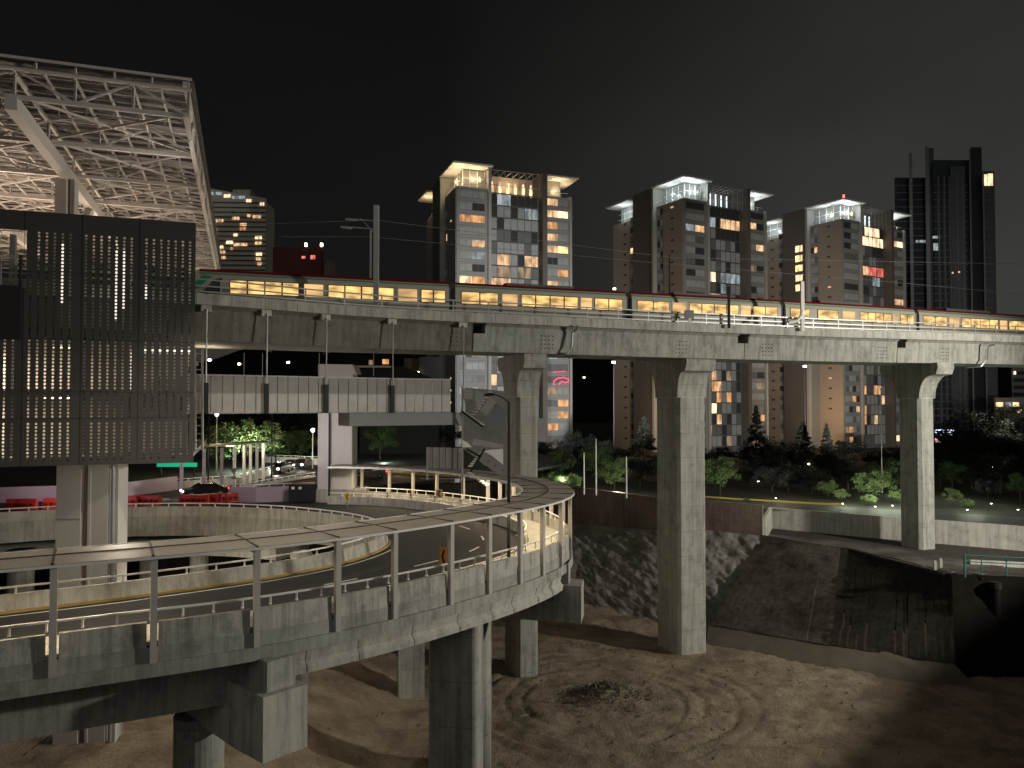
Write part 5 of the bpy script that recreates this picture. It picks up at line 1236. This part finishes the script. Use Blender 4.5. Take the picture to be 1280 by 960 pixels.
tree('b1', 1035, 600, 112, PB, 'small bright tree at the yellow kerb left of the right pier', 'young trees along the park road', 1.5)
tree('b2', 1092, 588, 108, PB, 'wide bright lower tree close to the left of the right pier', 'young trees along the park road', 1.4)
tree('m1', 1110, 572, 120, PB, 'tall mid green tree behind the left side of the right pier', sx=1.2)
tree('b1', 1190, 610, 104, PB, 'small bright tree right of the right pier above the pale wall', 'young trees along the park road', 1.3)
for (k, px, yt, Y, sx) in (('b1', 1085, 618, 103, 1.5), ('b2', 1125, 612, 105, 1.5), ('b1', 1208, 624, 101, 1.6), ('b2', 1052, 611, 108, 1.4), ('b1', 712, 592, 118, 1.6), ('b2', 690, 590, 120, 1.5)):
    tree(k, px, yt, Y, PB, 'low bright young tree %s, %s' % (mark_of(px), 'left one' if px % 2 else 'right one'), 'young trees along the park road', sx)
tree('g1', 1235, 600, 112, PB, 'greyish rounded tree at the right edge above the pale wall', sx=1.1)
tree('g1', 965, 585, 118, PB, 'greyish rounded tree between the bright young trees', sx=1.1)
tree('m2', 1190, 575, 120, PB, 'dim green tree behind the right side of the right pier', sx=1.1)
tree('m2', 1275, 590, 108, PB, 'dim green tree cut by the right edge of the view')
tree('b2', 912+20, 622, 108, PB, 'tiny bright shrub tree at the yellow kerb', 'young trees along the park road', 1.4)
BL_ = -10
tree('b2', 313, 524, 118, BL_, 'vivid green lamp lit tree beyond the far canopy at the left', 'trees beyond the road', 1.4)
tree('m1', 272, 530, 112, BL_, 'thin tree beside the left lamp beyond the far canopy', 'trees beyond the road')
tree('m2', 345, 540, 125, BL_, 'dim green tree between the vivid tree and the white pier', 'trees beyond the road', 1.4)
tree('m1', 375, 535, 130, BL_, 'dim tree lit orange near the white pier', 'trees beyond the road', 1.3)
tree('m2', 450+25, 530, 135, BL_, 'dim green tree behind the near left of the mesh landing', 'trees beyond the road', 1.3)
for (px, yt, Y) in ((250, 520, 150), (290, 518, 160), (335, 516, 160), (385, 518, 150), (455, 520, 160), (500, 524, 160), (545, 528, 160), (590, 524, 165), (225, 560, 140), (180, 545, 150), (30, 570, 140), (120, 560, 140), (640, 560, 165), (420, 515, 165)):
    tree(random.choice(('d1', 'd2')), px, yt, Y, BL_, 'dark tree in the black belt beyond the road under the footbridge', 'dark trees beyond the road', 1.5)
for k_, o in protos.items():
    if k_ not in used: tree(k_, 700, 560, 150, PB, LBL)
# dark hillside closing the view under the viaduct
mb = MB(); vs = []; fs = []
for i in range(81):
    x = -700+i*20; h = 48+14*sin(i*.23)+6*sin(i*.71+1)
    vs += [Vector((x, 560, -14)), Vector((x, 600, h*.55)), Vector((x, 680, h))]
for i in range(80):
    for k in (0, 1): a = i*3+k; fs.append((a, a+3, a+4, a+1))
mb.add(vs, fs); o = mb.build('hills', mat('dark_hill', (.010, .011, .010), 1, var=.5, vscale=.02, spec=0), smooth=True); o['kind'] = 'structure'
for i, (px, py) in enumerate(((703, 454), (712, 470), (722, 473), (730, 472), (741, 475), (709, 463))):
    q = U(px, py, 590); o = MB().box((q.x-.7, 589.4, q.z-.6), (q.x+.7, 590, q.z+.6)).build('hill_light', LAMPW); o['kind'] = 'structure'; setp(o, 'tiny distant light on the dark hillside between two towers', 'light', 'distant hillside lights'); del o['kind']
mb = MB(); vs = []; fs = []  # added dark ridge blacking out the left block's foot under the viaduct
for i in range(41):
    x = -150+i*3.4; h = 15.5+2.0*sin(i*.7)
    vs += [Vector((x, 205, -12)), Vector((x, 215, h*.6)), Vector((x, 240, h))]
for i in range(40):
    for k in (0, 1): a = i*3+k; fs.append((a, a+3, a+4, a+1))
mb.add(vs, fs); o = mb.build('hills', bpy.data.materials['dark_hill'], smooth=True); o['kind'] = 'structure'
# ================================================================== LAMPS AND POLES IN THE PARK
def polelamp(px, ytop, Y, base, name, label, group=None, lampc=None, e=0, colr=(1, 1, 1), r=.09, m=None):
    q = U(px, ytop, Y); t = thing(name, label, 'street lamp' if lampc else 'pole', (q.x, Y, base), group)
    MB().tube([(q.x, Y, base), (q.x, Y, q.z)], [r*1.2, r*.8], 8).build('pole', m or WPAINT, t)
    if lampc:
        MB().tube([(q.x, Y, q.z), (q.x, Y, q.z+.15), (q.x, Y, q.z+.45), (q.x, Y, q.z+.55)], [.12, .26, .26, .08], 10).build('lamp_head', lampc, t)
        if e: light('POINT', 'park_lamp_light', (q.x, Y-.2, q.z+.9), e, colr, shadow_soft_size=.3)
    return t
polelamp(730, 566, 104, -12.2, 'white_pole', 'shorter left white pole on the brown retaining wall', 'bare white poles on the wall')
polelamp(745, 549, 103, -12.2, 'white_pole', 'taller white pole on the brown retaining wall', 'bare white poles on the wall')
polelamp(783, 571, 100, -12.2, 'white_pole', 'rightmost white pole on the brown retaining wall', 'bare white poles on the wall')
polelamp(1101, 585-100, 118, PB, 'white_pole', 'very tall thin grey pole left of the right bridge pier', r=.08, m=STEEL)
for (px, py, Y, e) in ((768, 612, 107, 130), (700, 598, 120, 150), (745, 597, 119, 150), (901, 607, 107, 160), (1047, 632, 106, 150), (1087, 628, 103, 160), (1108, 624, 104, 150), (1200, 632, 100, 130), (930, 632, 105, 40), (1120, 600, 116, 110), (1182, 600, 112, 50), (1262, 610, 100, 30), (965, 618, 112, 25), (1230, 622, 106, 30)):
    q = U(px, py, Y); q.z = max(q.z, PB+.5); t = thing('ground_spotlight', 'small ground spotlight under a park tree near column %s of trees' % 'x', 'spotlight', (q.x, Y-1.6, PB), 'ground spotlights under the park trees'); t['label'] = 'small ground spotlight in the park %s%s' % (mark_of(px), ', nearer one' if Y < 105 else (', farther one' if Y > 115 else ''))
    MB().box((q.x-.15, Y-1.75, PB), (q.x+.15, Y-1.45, PB+.3)).build('housing', DSTEEL, t); MB().box((q.x-.08, Y-1.68, PB+.301), (q.x+.08, Y-1.52, PB+.33)).build('lens', LAMPC, t)
    light('POINT', 'tree_spot_light', (q.x+.3, Y-2.4, PB+2.3), e*4.4, (.90, 1, .74), shadow_soft_size=.25)
t = polelamp(271, 520, 108, BL_, 'park_lamp', 'street lamp with a round glowing head left of the vivid green tree', lampc=LAMPW, e=900, colr=(1, .62, .28))
polelamp(391, 540, 116, BL_, 'park_lamp', 'orange glowing street lamp beside the white pier', lampc=LAMPW, e=700, colr=(1, .55, .22))
light('POINT', 'tree_spot_light', U(306, 560, 112.5), 2600, (.80, 1, .72), shadow_soft_size=.3); light('POINT', 'tree_spot_light', U(349, 570, 118), 700, (.8, 1, .7), shadow_soft_size=.3)
light('POINT', 'tree_spot_light', U(480, 572, 128), 500, (.8, 1, .8), shadow_soft_size=.3)
for (px, y0, y1, Y, lb) in ((261, 520, 606, 88, 'thin black pole in front of the far left canopy'), (340, 515, 594, 96, 'thin black pole beside the end of the far left canopy'), (412, 505, 628, 75.3, 'black pole standing in front of the white pier')):
    q = U(px, y0, Y); t = thing('black_pole', lb, 'pole', (q.x, Y, RZ)); MB().tube([(q.x, Y, RZ), (q.x, Y, q.z)], .09, 8).build('pole', DSTEEL, t)
for (px, py, Y, m_, lb) in ((1239, 584, 150, LAMPW, 'lone far lamp in the dark trees at the right'), (948, 602, 135, LAMPW, 'tiny far garden lamp low between dark trees, left one'), (963, 607, 135, LAMPW, 'tiny far garden lamp low between dark trees, second from left'), (978, 608, 135, LAMPW, 'tiny far garden lamp low between dark trees, third from left'), (1011, 580, 138, LAMPW, 'tiny far garden lamp left of the white pole'),
    (262, 450, 170, LAMPC, 'far white lamp visible through the gap above the footbridge, left one'), (299, 455, 170, LAMPW, 'far warm lamp visible through the gap above the footbridge, middle one'), (360, 453, 170, LAMPC, 'far white lamp visible through the gap above the footbridge, right one'),
    (660, 478, 180, LAMPC, 'white street light left of the left pier head'), (767, 453, 150, LAMPC, 'bright white street light just under the viaduct at the tan tower'), (1006, 458, 150, LAMPW, 'bright warm street light just under the viaduct between tan towers'), (768, 361, 180, LAMPC, 'white light just above the train roof against the tan tower')):
    q = U(px, py, Y); r_ = .2 if Y > 145 else .10
    t = thing('street_lamp', lb, 'street lamp', (q.x, Y, PB)); MB().tube([(q.x-.7*r_*2, q.y, q.z), (q.x+.7*r_*2, q.y, q.z)], r_, 8).build('lamp_head', m_, t); MB().tube([(q.x, q.y+.1, PB), (q.x, q.y+.1, q.z)], .06, 6).build('pole', DSTEEL, t)

# ================================================================== FAR ROAD, CARS, BARRIERS
def strip(name, pts, z, wd, m, kind='structure'):
    mb = MB(); mb.sweep([Vector((x, y, z)) for x, y in pts], [(0, 0), (wd, 0), (wd, .02), (0, .02)]); o = mb.build(name, m); o['kind'] = kind; return o
mb = MB(); mb.prism([(-95, 92.2, RZ-.02), (-16, 92.2, RZ-.02), (-3, 104, RZ-.02), (8, 124, RZ-.02), (8, 175, RZ-.02), (-130, 175, RZ-.02)], (0, 0, -.4)); o = mb.build('road', ASPH); o['kind'] = 'structure'
PINK = mat('pink_lit_barrier_concrete', (.50, .42, .46), .8, var=.15, vscale=.3)
def low_wall(pts, z0, z1, name, label, m, th=.3, rail=False, rh=.3):
    t = thing(name, label, 'barrier wall', (pts[0][0], pts[0][1], z0)); pth = Path([Vector((x, y, 0)) for x, y in pts])
    MB().sweep(pth.p, [(0, z0), (th, z0), (th*.8, z1), (th*.2, z1)]).build('wall_face', m, t)
    if rail: rail_on(pth, 0, pth.L, th/2, z1, rh, 'railing', t, 1.4)
    return t
def G(px, py): # point on deck plane
    z = RZ; v = 480-py; dy = F*cos(PT)-v*sin(PT); dz = F*sin(PT)+v*cos(PT); k = z/dz; return ((px-640)*k, dy*k)
low_wall([G(-40, 630), G(70, 626), G(165, 620), G(222, 612)], RZ, RZ+1.5, 'pink_barrier', 'long pink lit concrete barrier left of the dark car', PINK)
low_wall([G(395-2, 625), G(362, 626), G(320, 628), G(290, 627)], RZ, RZ+1.5, 'pink_barrier', 'pink lit barrier with white railing beside the black cabinet', PINK, rail=True)
pl = light('AREA', 'pink_led_light', Vector((-40, 70, -5.5)), 260, (1, .68, .86), size=5); aim(pl, (-40, 80, -9.5))
pl = light('AREA', 'pink_led_light', Vector((-26, 71, -7.0)), 15, (1, .62, .85), size=2); aim(pl, (-26, 76, -9.5))
low_wall([G(218, 612), G(300, 606), G(350, 590), G(370, 587)], RZ, RZ+.9, 'road_wall', 'curved low wall under the far left canopy posts', CONL, rail=True)
low_wall([G(300, 612), G(340, 605), G(395, 596)], RZ, RZ+.35, 'road_divider', 'low divider with white railing on the far road', CONL, rail=True)
low_wall([G(330, 578), G(395, 581), G(440, 582)], RZ, RZ+1.0, 'road_wall', 'far pinkish wall with a railing beyond the parked headlights', PINK, rail=True)
# far left canopy
t = thing('walkway_canopy', 'small far canopy on white posts behind the dark car at the left', 'canopy', (*G(275, 605), RZ))
Yc = 82
cp = [U(210, 571, 84), U(250, 567, 88), U(290, 566, 92), U(334, 565, 98)]
MB().sweep([Vector((p.x, p.y, -4.9)) for p in cp], [(-1.2, 0), (1.8, 0), (1.8, .18), (-1.2, .18)]).build('roof_panel', CANO, t)
for px, Y, in ((227, 83), (255, 84), (277, 86), (293, 88), (305, 92), (313, 94), (321, 95), (329, 97)):
    q = U(px, 590, Y); MB().box((q.x-.14, Y-.14, RZ), (q.x+.14, Y+.14, -4.9)).build('post', WPAINT, t)
for px, Y in ((245, 86), (287, 91), (318, 96)):
    q = U(px, 573, Y); light('POINT', 'canopy_lamp_light', (q.x, Y, -5.4), 170, (1, .85, .6), shadow_soft_size=.2); MB().box((q.x-.4, Y-.08, -5.0), (q.x+.4, Y+.08, -4.92)).build('lamp', LAMPW, t)
t = thing('sign_board', 'long glowing green sign strip left of the far canopy', 'sign', (*G(205, 615), RZ))
a, b = U(196, 580, 92), U(246, 579, 92); MB().box((a.x, 92, a.z-.35), (b.x, 92.1, a.z+.15)).build('panel', mat('green_sign', (0, .3, .15), emit=(.02, .5, .25), es=.6), t)
for px in (200, 242): q = U(px, 580, 92); MB().box((q.x-.06, 92.1, RZ), (q.x+.06, 92.2, q.z)).build('post', DSTEEL, t)
def car(px, py, heading, col_, name, label, headl=False, group=None, s=1.0):
    gx, gy = G(px, py); t = thing(name, label, 'car', (0, 0, 0), group)
    prof = [(-2.2, .35), (2.2, .35), (2.25, .7), (2.1, .88), (1.25, .98), (.55, 1.42), (-.9, 1.45), (-1.65, 1.02), (-2.2, .95)]
    pm = mat('car_paint_'+name, col_, .25, .3, spec=.6)
    mb = MB(); mb.prism([(x, -.85, z) for x, z in prof], (0, 1.7, 0)); body = mb.build('body', pm, t)
    bv = body.modifiers.new('bevel', 'BEVEL'); bv.width = .1; bv.segments = 2
    gl = mat('car_glass_'+name, (.02, .02, .025), .1)
    for y0 in (-.862, .85): MB().prism([(1.05, y0, 1.0), (.5, y0, 1.34), (-.85, y0, 1.37), (-1.4, y0, 1.02)], (0, .012, 0)).build('side_window', gl, t)
    MB().prism([(1.235, -.7, 1.0), (.57, -.6, 1.405), (.57, .6, 1.405), (1.235, .7, 1.0)], (.02, 0, .02)).build('windscreen', gl, t)
    for x in (1.4, -1.4):
        for y0 in (-.86, .66):
            w_ = MB().tube([(x, y0, .34), (x, y0+.2, .34)], .34, 18).build('wheel', mat('tyre_rubber', (.02, .02, .02), .9) if 'tyre_rubber' not in bpy.data.materials else bpy.data.materials['tyre_rubber'], t)
            MB().tube([(x, y0-.01 if y0 < 0 else y0+.21, .34), (x, y0+.02 if y0 < 0 else y0+.19, .34)], .2, 12).build('rim', STEEL, w_)
    for y0 in (-.78, .48):
        MB().box((2.2, y0, .62), (2.27, y0+.3, .8)).build('headlight', HEADL if headl else WPAINT, t); MB().box((-2.25, y0, .75), (-2.19, y0+.28, .9)).build('tail_light', REDL if headl else TRD, t)
    t.location = (gx, gy, RZ+.03); t.rotation_euler = (0, 0, heading); t.scale = (s, s, s)
    if headl:
        for y0 in (-.6, .6):
            q = Vector((gx, gy, RZ+.7))+Vector((cos(heading)*2.5-sin(heading)*y0, sin(heading)*2.5+cos(heading)*y0, 0)); l = light('SPOT', 'headlight_beam', q, 260, (1, .93, .8), spot_size=radians(70), shadow_soft_size=.1); aim(l, q+Vector((cos(heading), sin(heading), -.12)))
    return t
car(256, 621, pi+.55, (.03, .03, .035), 'parked_car', 'dark sedan with glowing headlights by the red barriers', True)
car(350, 591, -pi/2-.1, (.12, .12, .13), 'moving_car', 'car with bright headlights facing us on the far road, nearest of three', True, 'cars coming along the far road')
car(365, 587, -pi/2-.1, (.05, .05, .06), 'moving_car', 'car with bright headlights on the far road, middle of three', True, 'cars coming along the far road')
car(379, 585.5, -pi/2-.1, (.2, .2, .2), 'moving_car', 'pale car with bright headlights on the far road, farthest of three', True, 'cars coming along the far road')
car(462, 597, pi+.1, (.25, .25, .27), 'parked_car', 'silver car with red tail lamps behind the far canopy posts', True)
RB = mat('red_plastic', (.42, .035, .025), .45, var=.15)
def barrier(px, py, rot, label, first=[None]):
    gx, gy = G(px, py)
    t = thing('road_barrier', label, 'barrier', (0, 0, 0), 'red plastic road barriers')
    MB().prism([(-.85, -.3, 0), (.85, -.3, 0), (.85, -.22, .3), (.8, -.1, .95), (-.8, -.1, .95), (-.85, -.22, .3)], (0, .45, 0)).build('block', RB, t)
    for x in (-.5, 0, .5): MB().box((x-.12, -.33, .35), (x+.12, -.18, .6)).build('slot', mat('red_dark', (.15, .01, .01), .6) if 'red_dark' not in bpy.data.materials else bpy.data.materials['red_dark'], t)
    t.location = (gx, gy, RZ+.01); t.rotation_euler = (0, 0, rot); return t
for i, (px, py, r_) in enumerate(((20, 637, .1), (34, 637, .05), (66, 636, .1), (160, 633, 0), (176, 632, .1), (190, 632, -.1), (236, 631, .1), (250, 631, 0), (262, 630, -.1), (274, 629, .1), (287, 628.5, .6))):
    barrier(px, py, r_, ['leftmost red plastic barrier, at the edge of the view', 'second red plastic barrier from the left', 'red barrier just left of the station column', 'red barrier just right of the station column', 'red barrier second right of the station column', 'red barrier third right of the station column', 'red barrier below the left headlight of the dark sedan', 'red barrier below the bonnet of the dark sedan', 'red barrier below the doors of the dark sedan', 'red barrier below the tail of the dark sedan', 'angled red barrier beside the pink wall end'][i])
t = thing('utility_cabinet', 'black cabinet with two white labels left of the white pier', 'cabinet', (*G(377, 628), RZ))
a = G(361, 629); sc_ = a[1]/F
MB().box((a[0], a[1], RZ+.12), (a[0]+2.45, a[1]+1.4, RZ+1.75)).build('case', mat('cabinet_black', (.018, .022, .026), .5), t)
MB().box((a[0]-.05, a[1]-.05, RZ+1.75), (a[0]+2.5, a[1]+1.45, RZ+1.83)).build('lid', DSTEEL, t)
for dx in (.25, .95): MB().box((a[0]+dx, a[1]-.012, RZ+1.35), (a[0]+dx+.3, a[1], RZ+1.6)).build('label_plate', WPAINT, t)
for dx in (.1, 2.1): MB().box((a[0]+dx, a[1], RZ), (a[0]+dx+.25, a[1]+1.3, RZ+.12)).build('foot', DSTEEL, t)
# yield sign
q = G(292, 622); t = thing('yield_sign', 'triangular sign seen from behind on a thin post by the red barrier', 'road sign', (q[0], q[1], RZ))
MB().tube([(q[0], q[1], RZ), (q[0], q[1], RZ+3)], .035, 6).build('post', STEEL, t)
MB().prism([(q[0]-.4, q[1]-.05, RZ+3.05), (q[0]+.4, q[1]-.05, RZ+3.05), (q[0], q[1]-.05, RZ+2.35)], (0, .03, 0)).build('plate', STEEL, t); MB().box((q[0]-.3, q[1]-.05, RZ+1.9), (q[0]+.3, q[1]-.02, RZ+2.2)).build('plate', STEEL, t)
# white hoarding behind the far canopy
a, b = U(525, 612, 100), U(575, 612, 100); t = thing('hoarding', 'low white site hoarding behind the far canopy posts', 'hoarding', (a.x, 100, RZ)); MB().box((a.x, 100, RZ), (b.x, 100.2, U(525, 603, 100).z)).build('board', WPAINT, t)
for dx in (1.5, 3.7): MB().box((a.x+dx, 99.9, RZ), (a.x+dx+.15, 100, U(525, 604, 100).z)).build('post', DSTEEL, t)
# light trail is not built; lamps along that road
for i, (px, lb) in enumerate(((447, 'leftmost'), (478, 'second'), (510, 'third'), (543, 'rightmost'))):
    q = U(px, 592-i, 118); t = thing('bollard_light', '%s of four low road lights behind the far canopy' % lb, 'road light', (q.x, 118, RZ), 'low road lights'); MB().tube([(q.x, 118, RZ), (q.x, 118, q.z)], .05, 6).build('stem', DSTEEL, t); MB().tube([(q.x, 118, q.z), (q.x, 118, q.z+.3)], .2, 8).build('lamp_head', LAMPW, t)
MB().sweep([Vector((*G(440, 590), 0)), Vector((*G(578, 597), 0))], [(0, RZ), (.25, RZ), (.25, RZ+.3), (0, RZ+.3)]).build('kerb', YROAD)['kind'] = 'structure'
light('POINT', 'park_lamp_light', U(500, 575, 112), 350, (1, .75, .4), shadow_soft_size=.4)
light('POINT', 'park_lamp_light', U(980, 600, 106), 240, (1, .85, .55), shadow_soft_size=.4)
light('POINT', 'park_lamp_light', U(820, 598, 108), 160, (1, .85, .6), shadow_soft_size=.4)

# ================================================================== LIFT everything so that the pit floor is height 0
for o in S.objects:
    if o.parent is None: o.location.z += LIFT
